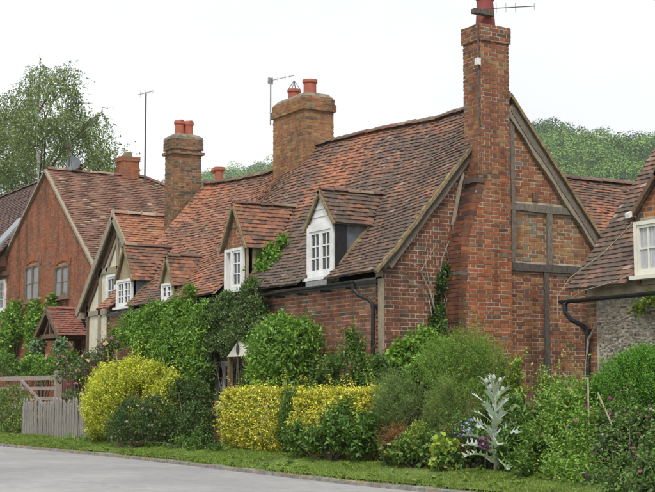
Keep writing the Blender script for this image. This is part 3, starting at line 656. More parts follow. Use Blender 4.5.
# chimneys
def stack(parent, x0, x1, y0, y1, z0, z1, pal, mat='brick', name='chimney', mortar='mortar', label=None, n_ind=0, sides='-y+x+y-x', bands=(), phase=0):
    m = MB(); m.box((x0, y0, z0), (x1, y1, z1)); ch = m.build(name, mortar, parent, label=label)
    m = MB(); pc = [ch, n_ind] if n_ind else None
    def ring(xa, xb, ya, yb_, za, zb):
        if '+x' in sides: brick_face(m, (xb, 0, 0), (0, 1, 0), (1, 0, 0), [[(ya - 0.012, za), (yb_ + 0.012, za), (yb_ + 0.012, zb), (ya - 0.012, zb)]], pal, mat=mat, pieces=pc, phase=phase)
        brick_face(m, (0, ya, 0), (1, 0, 0), (0, -1, 0), [[(xa - 0.012, za), (xb + 0.012, za), (xb + 0.012, zb), (xa - 0.012, zb)]], pal, mat=mat, pieces=pc, phase=phase + 1)
        brick_face(m, (0, yb_, 0), (1, 0, 0), (0, 1, 0), [[(xa, za), (xb, za), (xb, zb), (xa, zb)]], pal, mat=mat)
        brick_face(m, (xa, 0, 0), (0, 1, 0), (-1, 0, 0), [[(ya, za), (yb_, za), (yb_, zb), (ya, zb)]], pal, mat=mat)
    ring(x0, x1, y0, y1, z0, z1)
    for za, zb, e in bands:
        core = MB(); core.box((x0 - e, y0 - e, za), (x1 + e, y1 + e, zb)); core.build('chimney_band', mortar, ch); ring(x0 - e, x1 + e, y0 - e, y1 + e, za, zb)
    m.build('brickwork', mat, ch, kind='stuff'); return ch
def flaunch(ch, x0, x1, y0, y1, z, h=0.1):
    m = MB(); e = 0.09; m.shape([(x0, y0, z), (x1, y0, z), (x1, y1, z), (x0, y1, z), (x0 + e, y0 + e, z + h), (x1 - e, y0 + e, z + h), (x1 - e, y1 - e, z + h), (x0 + e, y1 - e, z + h)], [(4, 5, 6, 7), (0, 1, 5, 4), (1, 2, 6, 5), (2, 3, 7, 6), (3, 0, 4, 7)]); m.build('flaunching', 'flaunching', ch)
# tall external stack on the near gable
CZ = 8.13
ch = stack(cot, -0.08, CHX, CHY0, CHY1, 5.305, CZ, BR_MIX + BR_DARK, label='tall brick chimney stack rising against the gable', n_ind=150, bands=((CZ - 0.31, CZ, 0.03),))
m = MB(); base = [(1.36, 0.1), (CHY1, 0.1), (CHY1, 5.3), (CHY0, 5.3), (1.46, 4.1), (1.38, 3.0)]
prism(m, (CHX, 0, 0), (0, 1, 0), (1, 0, 0), base, CHX + 0.05); br = m.build('chimney_breast', 'mortar', cot, label='wide red brick chimney breast with sloping shoulder')
m = MB()
brick_face(m, (CHX, 0, 0), (0, 1, 0), (1, 0, 0), [[(1.37, 0.1), (CHY1 + 0.012, 0.1), (CHY1 + 0.012, 4.1), (1.45, 4.1), (1.37, 3.0)], [(1.45, 4.1), (CHY1 + 0.012, 4.1), (CHY1 + 0.012, 5.3), (CHY0 - 0.01, 5.3)]], BR_RED + BR_MIX, pieces=[br, 55])
def sloped_side(ya, za, yb_, zb, pal):
    n = max(1, int((zb - za) / 0.077))
    for k in range(n):
        z = za + (zb - za) * k / n; y = ya + (yb_ - ya) * (k + 0.5) / n; x = 0.0 if k % 2 else -0.12
        while x < CHX:
            L = 0.225 if (int(x * 10) + k) % 2 else 0.11; xa, xb = max(x + 0.005, 0.0), min(x + L - 0.006, CHX + 0.008); x += L
            if xb - xa > 0.03: m.box((xa, y - 0.02 + random.uniform(-0.004, 0.003), z + 0.005), (xb, y + 0.16, z + 0.071), pick(pal))
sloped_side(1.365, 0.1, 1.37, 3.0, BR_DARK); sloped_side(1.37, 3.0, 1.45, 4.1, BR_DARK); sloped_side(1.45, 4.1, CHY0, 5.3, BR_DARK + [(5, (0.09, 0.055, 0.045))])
brick_face(m, (0, CHY1, 0), (1, 0, 0), (0, 1, 0), [[(0, 0.1), (CHX, 0.1), (CHX, 5.3), (0, 5.3)]], BR_RED)
m.build('brickwork', 'brick', br, kind='stuff')
flaunch(ch, -0.08, CHX, CHY0, CHY1, CZ + 0.002, 0.05)
m = MB(); pc = ((CHX - 0.08) / 2, (CHY0 + CHY1) / 2, CZ + 0.03); m.lathe(pc, [(0.19, 0), (0.185, 0.08), (0.155, 0.5), (0.18, 0.54), (0.18, 0.62), (0.14, 0.62)], 18); m.build('chimney_pot', 'red_pot', ch, smooth=False)
m = MB(); m.box((0.1, CHY0 - 0.17, 5.12), (CHX + 0.03, CHY0 + 0.06, 5.2)); m.build('lead_flashing', 'oak_dark', ch)
# double chimney on the ridge
A, B = -8.62, -7.1
ch2 = stack(cot, A, B, YR - 0.40, YR + 0.40, 6.0, 8.27, BR_BUFF, 'brick_sooty', label='broad buff brick ridge chimney with corbelled top and two pots', mortar='mortar_dark', bands=((7.93, 8.10, 0.05), (8.10, 8.24, 0.02)))
flaunch(ch2, A, B, YR - 0.4, YR + 0.4, 8.272, 0.10)
for x, r, h in ((-8.3, 0.15, 0.34), (-7.52, 0.165, 0.42)):
    m = MB(); m.lathe((x, YR, 8.33), [(r * 0.96, 0), (r * 0.94, h - 0.08), (r * 1.12, h - 0.07), (r * 1.12, h), (r * 0.85, h)], 16); m.build('chimney_pot', 'terracotta', ch2)
m = MB()
for k in range(4): t = math.pi / 4 + k * math.pi / 2; m.tube([(-8.3 + 0.16 * math.cos(t), YR + 0.16 * math.sin(t), 8.66), (-8.3, YR, 8.9)], 0.012, 5)
m.build('pot_cowl', 'grey_metal', ch2)
# sooty chimney on the far gable
A, B = -14.08, -13.5; ZC = 8.22
ch3 = stack(cot, A, B, 1.98, 2.80, 0.2, ZC, BR_SOOT, 'brick_sooty', label='sooty old brick chimney with rounded cap at the far gable', mortar='mortar_dark', bands=((ZC - 0.42, ZC - 0.34, 0.07), (ZC - 0.28, ZC, 0.04)))
m = MB(); pr = [(0.05, 0.0), (0.04, 0.07), (-0.06, 0.15), (-0.2, 0.2)]; P = [(x, y, ZC + 0.002 + z) for e, z in pr for x, y in ((A - e, 1.98 - e), (B + e, 1.98 - e), (B + e, 2.80 + e), (A - e, 2.80 + e))]
m.shape(P, [(4 * i + j, 4 * i + (j + 1) % 4, 4 * i + 4 + (j + 1) % 4, 4 * i + 4 + j) for i in range(3) for j in range(4)] + [(12, 13, 14, 15)]); m.build('flaunching', 'flaunching', ch3)
for y in (2.26, 2.54):
    m = MB(); m.lathe((-13.79, y, ZC + 0.15), [(0.135, 0), (0.13, 0.3), (0.15, 0.31), (0.15, 0.36), (0.1, 0.36)], 14); m.build('chimney_pot', 'terracotta', ch3)
    m = MB(); m.tube([(-13.93, y - 0.03, ZC + 0.53), (-13.66, y + 0.03, ZC + 0.5)], 0.085, 10); m.build('hood', 'terracotta', ch3)
# small pot rising behind the ridge
P = ony(219, 186, 4.2); ch4 = stack(cot, P[0] - 0.3, P[0] + 0.3, 3.9, 4.5, 4.5, P[2] - 0.35, BR_SOOT, 'brick_sooty', label='low rear chimney with one red pot', mortar='mortar_dark')
m = MB(); q = P - np.array([0, 0, 0.05]); m.lathe(q, [(0.13, -0.3), (0.12, 0.46), (0.17, 0.52), (0.17, 0.6), (0.1, 0.6)], 14); m.tube([q + np.array([-0.22, -0.1, 0.52]), q + np.array([0.0, 0, 0.52])], 0.09, 8); m.build('chimney_pot', 'terracotta', ch4)
# rear wing of the cottage: ridge runs back, slope faces the neighbour
pa, pb = onx(566, 181, -2.0), onx(628, 184, -2.0); wz = float(pa[2] + pb[2]) / 2
Lw = math.hypot(1.9, 1.75)
def wpos(a, t): s = t / Lw; return np.array([-0.1 - 1.9 * s, a, wz - 1.75 * (1 - s) + 0.02 * float(vnoise((a, t, 3), 1.2)[0])])
def wpos2(a, t): p = wpos(a, t); return np.array([-4.0 - p[0], p[1], p[2]])
wskip = lambda a, t, P: a < 2 * YR - YE and roofz(min(P[0], 0), max(YE, 2 * YR - a)) > P[2] + 0.05
m = deck(wpos, 3.4, 12.0, Lw, wskip); m2 = deck(wpos2, 3.4, 12.0, Lw); m.f += [tuple(i + len(m.v) for i in f) for f in m2.f]; m.v += m2.v; m.c += m2.c
wr = m.build('wing_roof', 'mortar_dark', cot, label='lower clay tile roof of the rear wing')
tile_field(wr, wpos, 3.4, 12.0, Lw, mkcol(C_OLD, C_NEW, 0.3), wskip)
tile_field(wr, wpos2, 3.4, 12.0, Lw, lambda a, t, P: pick([(4, T_BRN), (2, T_DARK), (3, T_RED), (1, T_ORG)]), name='rear_tile_field')
ridge_run(wr, [(-2.0, 4.2, wz + 0.03), (-2.0, 12.0, wz + 0.03)], lambda P: pick([(3, T_BRN), (2, T_DARK), (2, T_RED)]))
m = MB(); m.box((-3.7, 5.7, 0), (-0.3, 11.9, wz - 1.7)); prism(m, (-3.7, 11.9, 0), (1, 0, 0), (0, 1, 0), [(0, wz - 1.7), (3.4, wz - 1.7), (1.7, wz - 0.1)], 0.2); m.build('wing_wall', 'mortar_far', cot)
# the front door under its little white pediment, and the window beside it
p0, p1 = ony(229, 357, -0.5), ony(252, 353, -0.5); xm = float(p0[0] + p1[0]) / 2; hz = float(p0[2]) - 0.0
hood = MB(); prism(hood, (xm - 0.5, -0.55, 0), (1, 0, 0), (0, -1, 0), [(0, hz), (1.0, hz), (0.5, hz + 0.33)], 0.2); hd_ = hood.build('door_hood', 'cream_paint', cot)
m = MB(); N = 14; m.poly([(xm + 0.07 * math.cos(2 * math.pi * k / N), -0.565, hz + 0.14 + 0.11 * math.sin(2 * math.pi * k / N)) for k in range(N)]); m.build('house_plaque', 'black_paint', hd_)
m = MB(); m.box((xm - 0.46, -0.05, 0.2), (xm + 0.46, -0.015, hz - 0.02)); dr = m.build('door', 'white_paint', cot)
for sx in (-1, 1):
    for z in (0.4, 1.1): m = MB(); m.box((xm + sx * 0.21 - 0.13, -0.065, z), (xm + sx * 0.21 + 0.13, -0.052, z + 0.5)); m.build('door_panel', 'white_paint', dr)
for sx in (-0.5, 0.5): m = MB(); m.box((xm + sx - 0.045, -0.52, 0.2), (xm + sx + 0.045, -0.43, hz)); m.build('hood_post', 'oak_brown', cot)
q0 = ony(217, 396, -0.02); window(cot, (q0[0], -0.03, 0.95), (1, 0, 0), (0, -1, 0), 0.75, 1.0, 2, 1, 3, 0.07)

# ------------------------------------------------------------------ aerials
def yagi(m, a, b, n=7, el=0.22, el_dir=(0, 0, 1), r=0.008):
    a, b, e = np.asarray(a, float), np.asarray(b, float), np.asarray(el_dir, float); m.tube([a, b], r * 1.2, 5)
    for i in range(n):
        p = a + (b - a) * (0.05 + 0.93 * i / (n - 1)); k = el * (1.0 - 0.35 * i / n); m.tube([p - e * k, p + e * k], r * 0.6, 4)
ae = thing('television_aerial', (CHX, CHY0, CZ), 'dark aerial strapped to the tall red pot of the nearest chimney', 'aerial')
cxp, cyp = CHX + 0.02, CHY0 - 0.0
m = MB(); m.tube([(cxp - 0.02, cyp - 0.03, 6.2), (cxp, cyp - 0.045, 7.7), (cxp, cyp - 0.06, 8.35), (cxp, cyp - 0.06, 8.75)], 0.014, 6); m.build('mast', 'oak_dark', ae)
m = MB(); m.box((cxp - 0.09, cyp - 0.14, 8.31), (cxp + 0.03, cyp + 0.32, 8.40)); m.build('clamp', 'oak_dark', ae)
m = MB(); yagi(m, (cxp, cyp + 0.1, 8.42), (cxp + 0.1, cyp + 1.25, 8.62), 6, 0.1); m.build('boom', 'oak_dark', ae)
m = MB(); m.box((cxp - 0.05, cyp - 0.10, 7.33), (cxp + 0.05, cyp - 0.03, 7.46)); m.build('junction_box', 'white_paint', ae)
ae = thing('television_aerial', (-8.7, 2.4, 8.0), 'pale grey aerial on a short mast beside the broad double chimney', 'aerial')
m = MB(); m.tube([(-8.64, YR - 0.47, 7.8), (-8.64, YR - 0.47, 8.98)], 0.022, 6); m.build('mast', 'grey_metal', ae)
m = MB(); yagi(m, (-8.72, YR - 0.52, 8.9), (-8.2, YR - 0.05, 9.0), 7, 0.07); m.box((-8.68, YR - 0.53, 8.82), (-8.64, YR - 0.4, 8.98)); m.build('boom', 'grey_metal', ae)

# ------------------------------------------------------------------ flint cottage at the edge of the picture
RCX, RCE, RCZ = 3.66, 1.15, 2.86
fc = thing('flint_cottage', (7, 3.5, 0.2), 'flint walled cottage with brown tiled roof and brick dormer beside the tall chimney', 'cottage')
RYR = 4.3; RZR = RCZ + 1.245 * (RYR - RCE); LR = math.hypot(RYR - RCE, RZR - RCZ)
def cpos(a, t): s = t / LR; return np.array([a, RCE + (RYR - RCE) * s, RCZ + (RZR - RCZ) * s + 0.03 * float(vnoise((a, t, 7), 0.8)[0]) + 0.05 * max(0, 0.15 - s) / 0.15])
def cposb(a, t): p = cpos(a, t); return np.array([p[0], 2 * RYR - p[1], p[2]])
rcz = lambda x, y: RCZ + 1.245 * (y - RCE)
DX, DW, D0_, DH, DA = 5.54, 0.55, 3.0, 3.93, 4.52
def cskip(a, t, P): dx = abs(P[0] - DX); return dx < DW + 0.02 and P[2] < DH + (DA - DH) * (1 - dx / DW) - 0.02
_cc = mkcol((0.115, 0.085, 0.072), (0.28, 0.15, 0.105), 0.25)
ccol = lambda a, t, P: _cc(a, t, P) if random.random() > 0.06 else jit(T_PALE)
m = deck(cpos, RCX, 10, LR, cskip); m2 = deck(cposb, RCX, 10, LR); m.f += [tuple(i + len(m.v) for i in f) for f in m2.f]; m.v += m2.v; m.c += m2.c
rf = m.build('roof', 'mortar_dark', fc, label='brown weathered clay tile roof')
tile_field(rf, cpos, RCX - 0.03, 10, LR, ccol, cskip, n_ind=300, near=np.array([4.4, 1.3, 3.0]))
tile_field(rf, cposb, RCX - 0.03, 10, LR, ccol, name='rear_tile_field')
ridge_run(rf, [(RCX, RYR, RZR + 0.04), (10, RYR, RZR + 0.04)], lambda P: pick([(3, T_BRN), (2, T_DARK)]))
m = MB(); m.box((RCX + 0.1, 1.42, 0), (9.9, 7.1, 2.95)); prism(m, (RCX + 0.1, 0, 0), (0, 1, 0), (-1, 0, 0), [(1.42, 2.9), (2 * RYR - 1.42, 2.9), (RYR, RZR - 0.15)], 0.2); cw_ = m.build('flint_wall', 'mortar', fc, label='pale flint wall with red brick quoin')
m = MB(); brick_face(m, (0, 1.42, 0), (1, 0, 0), (0, -1, 0), [[(RCX + 0.09, 0.1), (RCX + 0.34, 0.1), (RCX + 0.34, 2.8), (RCX + 0.09, 2.8)]], BR_MIX); brick_face(m, (RCX + 0.1, 0, 0), (0, 1, 0), (-1, 0, 0), [[(1.41, 0.1), (6.9, 0.1), (6.9, 2.9), (1.41, 2.9)]], BR_MIX); m.build('brickwork', 'brick', cw_, kind='stuff')
# flints: knobbly stones set in the mortar
FL = MB(); ico = [(0, -1, 0), (0.7, -0.6, 0.2), (0.25, -0.65, 0.75), (-0.55, -0.6, 0.5), (-0.6, -0.65, -0.45), (0.2, -0.6, -0.8), (1, 0, 0.1), (0.3, 0, 1), (-0.8, 0, 0.6), (-0.85, 0, -0.55), (0.25, 0, -1), (0.75, -0.3, -0.6)]
icf = [(0, 1, 2), (0, 2, 3), (0, 3, 4), (0, 4, 5), (0, 5, 11), (0, 11, 1), (1, 6, 7), (1, 7, 2), (2, 7, 8), (2, 8, 3), (3, 8, 9), (3, 9, 4), (4, 9, 10), (4, 10, 5), (5, 10, 11), (11, 6, 1), (11, 10, 6)]
z = 0.2
while z < 2.78:
    h = random.uniform(0.03, 0.06); x = RCX + 0.36 + random.uniform(0, 0.06)
    while x < 9.75:
        L = random.uniform(0.03, 0.10); c = pick([(4, (0.40, 0.36, 0.30)), (2.5, (0.30, 0.275, 0.24)), (1.0, (0.15, 0.14, 0.13)), (3, (0.50, 0.46, 0.385)), (0.8, (0.36, 0.27, 0.19))])
        ct = np.array([x + L / 2, 1.425 + random.uniform(-0.005, 0.008), z + h / 2 + random.gauss(0, 0.012)]); a = random.gauss(0, 0.3); h2 = h * random.uniform(1.0, 1.3)
        FL.shape([ct + np.array([(p[0] * math.cos(a) - p[2] * math.sin(a)) * L * 0.55, p[1] * 0.032 * random.uniform(0.7, 1.2), (p[2] * math.cos(a) + p[0] * math.sin(a)) * h2 * 0.5]) * 1.0 + np.array([random.gauss(0, 0.003), 0, random.gauss(0, 0.003)]) for p in ico], icf, c); x += L * 0.97
    z += h + 0.006
FL.build('flints', 'flint', cw_, kind='stuff')
m = MB(); half_gutter(m, (RCX - 0.12, 1.09, 2.74), (9.9, 1.09, 2.79), 0.06)
m.build('gutter', 'black_paint', fc)
m = MB(); m.tube([(RCX - 0.02, 1.09, 2.72), (RCX - 0.02, 1.09, 2.55), (RCX + 0.05, 1.16, 2.43), (RCX + 0.16, 1.30, 2.33), (RCX + 0.19, 1.36, 2.22), (RCX + 0.19, 1.36, 0.2)], 0.042, 8)
for z in (2.2, 1.2): m.lathe((RCX + 0.19, 1.36, z), [(0.055, 0), (0.055, 0.08)], 10)
m.build('down_pipe', 'black_paint', fc)
m = MB(); m.tube([(RCX - 0.1, 1.0, 2.45), (RCX - 0.13, 1.03, 2.8), (RCX - 0.02, 1.2, 3.1), (RCX + 0.35, 1.6, 3.5), (RCX + 0.6, 2.0, 3.98)], 0.008, 5); m.tube([(RCX + 0.0, 1.05, 2.68), (RCX + 0.4, 1.08, 2.86), (RCX + 1.2, 1.12, 2.98), (5.0, 1.2, 3.05)], 0.008, 5); m.build('cable', 'oak_pale', fc)
dm = dormer('right', DX, DW, D0_, DH, DA, 'brick', ccol, y0=1.34, parent=fc, rz=rcz, npal=BR_RED, win=(0.05, 1.05, 0, 3.86), label='brick dormer with cream framed window', barge='oak_brown', cheek='oak_brown')
window(dm, (DX - DW + 0.05, 1.30, D0_ + 0.03), (1, 0, 0), (0, -1, 0), 1.0, 0.82, 2, 2, 2, 0.055, 0.024, 0.042, mat='cream_paint', as_part=False, glass='curtain')
lamp = thing('flood_light', (4.98, 1.2, 3.95), 'small white lamp under the verge of the brick dormer', 'lamp'); m = MB(); m.obox((5.0, 1.22, 3.97), (0.04, 0, 0), (0, 0.05, 0.02), (0, -0.01, 0.035)); m.build('lamp_head', 'white_paint', lamp); m = MB(); m.tube([(5.0, 1.25, 3.97), (5.02, 1.35, 3.94)], 0.015, 5); m.build('bracket', 'grey_metal', lamp)

# ------------------------------------------------------------------ half-timbered gable house beyond the long cottage
GY, GX, GZ, GS = 1.0, -15.45, 6.27, 0.964
tg = thing('timber_framed_house', (GX, 3.5, 0.3), 'cream plastered half-timbered house with orange tiled roof behind the smallest dormers', 'house')
GL, GR = 2.75, 2.05; L1 = math.hypot(GL, GS * GL); L2 = math.hypot(GR, GS * GR)
def gl(a, t): s = t / L1; return np.array([GX - GL * (1 - s), a, GZ - GS * GL * (1 - s)])
def gr(a, t): s = t / L2; return np.array([GX + GR * (1 - s), a, GZ - GS * GR * (1 - s) + 0.015 * float(vnoise((a, t, 2), 1.2)[0])])
gcol = lambda a, t, P: pick([(5, (0.335, 0.155, 0.088)), (3, (0.28, 0.12, 0.07)), (2, (0.37, 0.20, 0.12)), (1, T_RED), (0.5, T_BRN)])
m = deck(gl, GY, 8, L1); m2 = deck(gr, GY, 8, L2); m.f += [tuple(i + len(m.v) for i in f) for f in m2.f]; m.v += m2.v; m.c += m2.c
rf = m.build('roof', 'mortar_dark', tg, label='bright orange tile roof with pale mortared ridge')
tile_field(rf, gl, GY, 8, L1, gcol, mat='tile_far'); tile_field(rf, gr, GY, 8, L2, gcol, mat='tile_far')
ridge_run(rf, [(GX, GY, GZ + 0.03), (GX, 8, GZ + 0.03)], lambda P: pick([(3, (0.36, 0.2, 0.13)), (2, (0.42, 0.3, 0.22))]), piece=0.42, mat='tile_far')
m = MB()
for k in range(16): m.box((GX - 0.1, GY + 0.42 * k - 0.012, GZ + 0.0), (GX + 0.1, GY + 0.42 * k + 0.014, GZ + 0.125))
m.build('ridge_joints', 'mortar', rf, kind='stuff')
NY = np.array([0, -1.0, 0]); gy = GY + 0.2
def gz(x): return GZ - GS * abs(x - GX)
def tb(name, a, b, wd, mat='oak_pale', d=0.06, y=gy - 0.02): m_ = MB(); m_.beam((a[0], y, a[1]), (b[0], y, b[1]), wd, d, NY, wob=0.05); return m_.build(name, mat, tg)
m = MB(); prism(m, (0, gy, 0), (1, 0, 0), NY, [(GX - GL + 0.35, 2.3), (GX + GR, 2.3), (GX + GR, gz(GX + GR) - 0.1), (GX, GZ - 0.12), (GX - GL + 0.35, gz(GX - GL + 0.35) - 0.1)], 0.2); m.build('plaster_wall', 'cream_plaster', tg)
m = MB(); m.box((GX - GL + 0.32, gy + 0.06, 0), (GX + GR, 8, 3.55)); m.build('house_body', 'mortar_far', tg)
m = MB(); prism(m, (0, gy + 0.03, 0), (1, 0, 0), NY, [(GX - GL + 0.33, 0.2), (GX + GR, 0.2), (GX + GR, 2.3), (GX - GL + 0.33, 2.3)], 0.1); bw = m.build('lower_wall', 'mortar_far', tg)
m = MB(); brick_face(m, (0, gy + 0.03, 0), (1, 0, 0), NY, [[(GX - GL + 0.33, 0.2), (GX + GR, 0.2), (GX + GR, 2.28), (GX - GL + 0.33, 2.28)]], BR_FAR); m.build('brickwork', 'brick', bw, kind='stuff')
for sg, W in ((-1, GL), (1, GR)):
    m = MB(); a, b = np.array([GX + sg * W, GY - 0.01, gz(GX + sg * W) - 0.07]), np.array([GX, GY - 0.01, GZ - 0.07]); m.beam(a, b, 0.2, 0.05, NY); m.build('bargeboard', 'oak_pale', tg)
    tb('rafter', (GX + sg * (W - 0.1), gz(GX + sg * (W - 0.1)) - 0.3), (GX, GZ - 0.3), 0.16, 'oak_brown')
ZT = 4.72
tb('tie_beam', (GX - 1.6, ZT), (GX + 1.6, ZT), 0.17)
tb('post', (GX - 0.02, ZT), (GX - 0.02, GZ - 0.4), 0.13)
tb('brace', (GX - 0.85, ZT), (GX - 0.15, GZ - 0.75), 0.11); tb('brace', (GX + 0.85, ZT), (GX + 0.1, GZ - 0.75), 0.11)
tb('post', (GX - 1.35, 2.3), (GX - 1.35, ZT), 0.15); tb('post', (GX + 0.95, 2.3), (GX + 0.95, ZT), 0.15); tb('post', (GX - 2.3, 2.3), (GX - 2.3, 3.8), 0.14, 'oak_brown')
tb('rail', (GX - 2.4, 3.55), (GX + 2, 3.55), 0.15); tb('rail', (GX - 2.4, 2.3), (GX + 2, 2.3), 0.18, 'oak_brown')
m = MB(); m.box((GX - GL - 0.02, GY + 0.0, gz(GX - GL) - 0.2), (GX - GL + 0.25, GY + 0.5, gz(GX - GL) - 0.04)); m.build('eaves_bracket', 'oak_pale', tg)
tb('brace', (GX - 2.2, 0.6), (GX - 1.5, 2.2), 0.14, 'oak_brown')
window(tg, (GX - 0.75, gy - 0.05, 3.68), (1, 0, 0), NY, 1.3, 0.9, 2, 2, 2, 0.07, 0.03, 0.05)
m = MB(); half_gutter(m, (GX - GL - 0.05, GY, gz(GX - GL) - 0.1), (GX - GL - 0.05, 8, gz(GX - GL) - 0.1), 0.06); m.tube([(GX - GL - 0.03, GY + 0.15, gz(GX - GL) - 0.12), (GX - GL + 0.1, GY + 0.3, 3.1), (GX - GL + 0.28, GY + 0.33, 2.9), (GX - GL + 0.28, GY + 0.33, 0.4)], 0.04, 7); m.build('gutter', 'black_paint', tg)

# ------------------------------------------------------------------ tall red brick house at the far end
FY, FX, FZ = 2.5, -25.57, 9.08; SLf, SRf = 0.60, 0.775
fh = thing('brick_house', (FX, 6, 0.8), 'tall red brick house with steep gable, arched windows and long tiled roof', 'house')
WLf, WRf = 7.0, 6.6; La = math.hypot(WLf, SLf * WLf); Lb = math.hypot(WRf, SRf * WRf); YH = 6.25; YB = 11.0
def fr_(a, t): s = t / Lb; return np.array([FX + WRf * (1 - s), a, FZ - SRf * WRf * (1 - s) + 0.02 * float(vnoise((a, t, 5), 0.8)[0])])
def fl_(a, t): s = t / La; return np.array([FX - WLf * (1 - s), a, FZ - SLf * WLf * (1 - s)])
hip = lambda a, t, P: a > YH and P[2] > FZ - (a - YH) * 0.52
fcol = lambda a, t, P: pick([(4, (0.195, 0.108, 0.076)), (3, (0.165, 0.094, 0.068)), (2, (0.235, 0.12, 0.08)), (1, (0.13, 0.088, 0.066)), (0.3, (0.30, 0.25, 0.19))])
m = deck(fr_, FY, 16, Lb, hip); m2 = deck(fl_, FY, 16, La, hip); m.f += [tuple(i + len(m.v) for i in f) for f in m2.f]; m.v += m2.v; m.c += m2.c
m.poly([(FX, YH, FZ - 0.03), (FX + WRf, YH + SRf * WRf / 0.52, FZ - SRf * WRf), (FX - WLf, YH + SLf * WLf / 0.52, FZ - SLf * WLf)])
rf = m.build('roof', 'mortar_dark', fh, label='long weathered red-brown tile roof with hipped end')
tile_field(rf, fr_, FY - 0.02, 16, Lb, fcol, hip, gauge=0.125, tw=0.2, mat='tile_far')
ridge_run(rf, [(FX, FY, FZ + 0.03), (FX, YH, FZ + 0.03), (FX + 4, YH + SRf * 4 / 0.52, FZ - SRf * 4 + 0.04)], lambda P: pick([(3, (0.22, 0.115, 0.085)), (2, (0.3, 0.2, 0.14))]), mat='tile_far')
gp = [(FX - WLf + 0.2, 0.4), (FX + WRf - 0.15, 0.4), (FX + WRf - 0.15, FZ - SRf * (WRf - 0.15) - 0.05), (FX, FZ - 0.06), (FX - WLf + 0.2, FZ - SLf * (WLf - 0.2) - 0.05)]
m = MB(); prism(m, (0, FY, 0), (1, 0, 0), NY, gp, 0.3); gwl = m.build('gable_wall', 'mortar_far', fh, label='warm red brick gable wall')
m = MB(); m.box((FX - WLf + 0.3, FY + 0.31, 0.4), (FX + WRf - 0.2, 14, FZ - SRf * WRf + 0.1)); m.build('house_body', 'mortar_far', fh)
wins = []
for c in (33.0, 62.5):
    a, b = ony(c - 7.3, 299, FY), ony(c + 7.3, 298, FY); zt_ = float(ony(c, 261.5, FY)[2]); zb = 4.46 if c < 40 else 4.40; wins.append((float(a[0]), float(b[0]), zb, zt_))
m = MB(); brick_face(m, (0, FY, 0), (1, 0, 0), NY, [gp], BR_FAR, holes=[(a - 0.02, b + 0.02, z0, z1 - 0.12) for a, b, z0, z1 in wins]); m.build('brickwork', 'brick', gwl, kind='stuff')
for a, b, z0, z1 in wins:
    W = b - a; wf = window(fh, (a, FY - 0.03, z0), (1, 0, 0), NY, W, z1 - z0 - 0.14, 2, 1, 2, 0.06, 0.03, 0.05, mat='frame_brown', glass='net_glass', sill=True)
    m = MB(); N = 9
    for k in range(N):
        t0, t1 = (k / N - 0.5) * 2, ((k + 1) / N - 0.5) * 2 - 0.02; f = lambda t: (a + W / 2 + t * (W / 2 + 0.08), z1 - 0.16 + 0.17 * (1 - t * t)); g = lambda t: (a + W / 2 + t * (W / 2 + 0.12), z1 + 0.06 + 0.17 * (1 - t * t))
        q = [f(t0), f(t1), g(t1), g(t0)]; m.shape([(p[0], FY - 0.035, p[1]) for p in q] + [(p[0], FY + 0.01, p[1]) for p in q], [(0, 1, 2, 3), (0, 4, 5, 1), (1, 5, 6, 2), (2, 6, 7, 3), (3, 7, 4, 0)], pick(BR_FAR))
    m.build('brick_arch', 'brick', fh)
for sg, W, S in ((-1, WLf, SLf), (1, WRf, SRf)):
    m = MB(); a, b = np.array([FX + sg * W, FY - 0.05, FZ - S * W - 0.02]), np.array([FX, FY - 0.05, FZ - 0.02]); m.beam(a, b, 0.09, 0.12, NY); m.build('verge', 'oak_pale', fh)
q = ony(2, 283, FY); window(fh, (q[0] - 0.7, FY - 0.04, 4.3), (1, 0, 0), NY, 1.3, 1.2, 2, 1, 3, 0.09, mat='white_paint')
m = MB(); m.box((q[0] - 1.0, FY - 0.16, 5.62), (q[0] + 0.9, FY - 0.02, 5.78)); m.build('window_hood', 'oak_brown', fh)
ch = stack(fh, FX - 0.4, FX + 0.2, 5.28, 5.92, 7.8, 9.78, BR_FAR, mortar='mortar_far', label='square red brick chimney on the ridge', bands=((9.64, 9.8, 0.03),))
m = MB(); m.lathe((FX - 0.1, 5.6, 9.78), [(0.17, 0), (0.15, 0.22), (0.1, 0.22)], 12); m.build('chimney_pot', 'flaunching', ch)
ae = thing('television_aerial', (FX + 0.4, 6.04, 8.9), 'tall thin mast with grid aerial beside the far house chimney', 'aerial')
m = MB(); m.tube([(FX + 0.42, 6.06, 8.7), (FX + 0.42, 6.06, 12.2)], 0.032, 6); m.build('mast', 'oak_dark', ae)
m = MB(); yagi(m, (FX + 0.2, 5.8, 12.12), (FX + 0.75, 6.2, 12.2), 7, 0.13, r=0.012); m.build('boom', 'grey_metal', ae)
ds = thing('satellite_dish', (FX, 3.42, 9.1), 'round grey satellite dish on the ridge of the far brick house', 'dish')
dp = np.array([FX + 0.1, 3.42, 9.40]); m = MB(); N = 18; dn = np.array([0.75, -0.55, 0.35]); dn /= np.linalg.norm(dn); du = np.cross(dn, Z3); du /= np.linalg.norm(du); dv = np.cross(du, dn)
pts = [dp - dn * 0.08]
for r in (0.14, 0.27): pts += [dp + (du * math.cos(2 * math.pi * k / N) + dv * math.sin(2 * math.pi * k / N)) * r + dn * (r * r * 0.7 - 0.08) for k in range(N)]
m.shape(pts, [(0, 1 + k, 1 + (k + 1) % N) for k in range(N)] + [(1 + k, 1 + N + k, 1 + N + (k + 1) % N, 1 + (k + 1) % N) for k in range(N)]); m.build('reflector', 'lead_grey', ds, smooth=True)
m = MB(); m.tube([dp - dn * 0.1, dp - dn * 0.2 - Z3 * 0.15, (FX, 3.42, 9.05)], 0.025, 6); m.tube([dp - dv * 0.25, dp + dn * 0.3], 0.014, 5); m.build('bracket', 'grey_metal', ds)
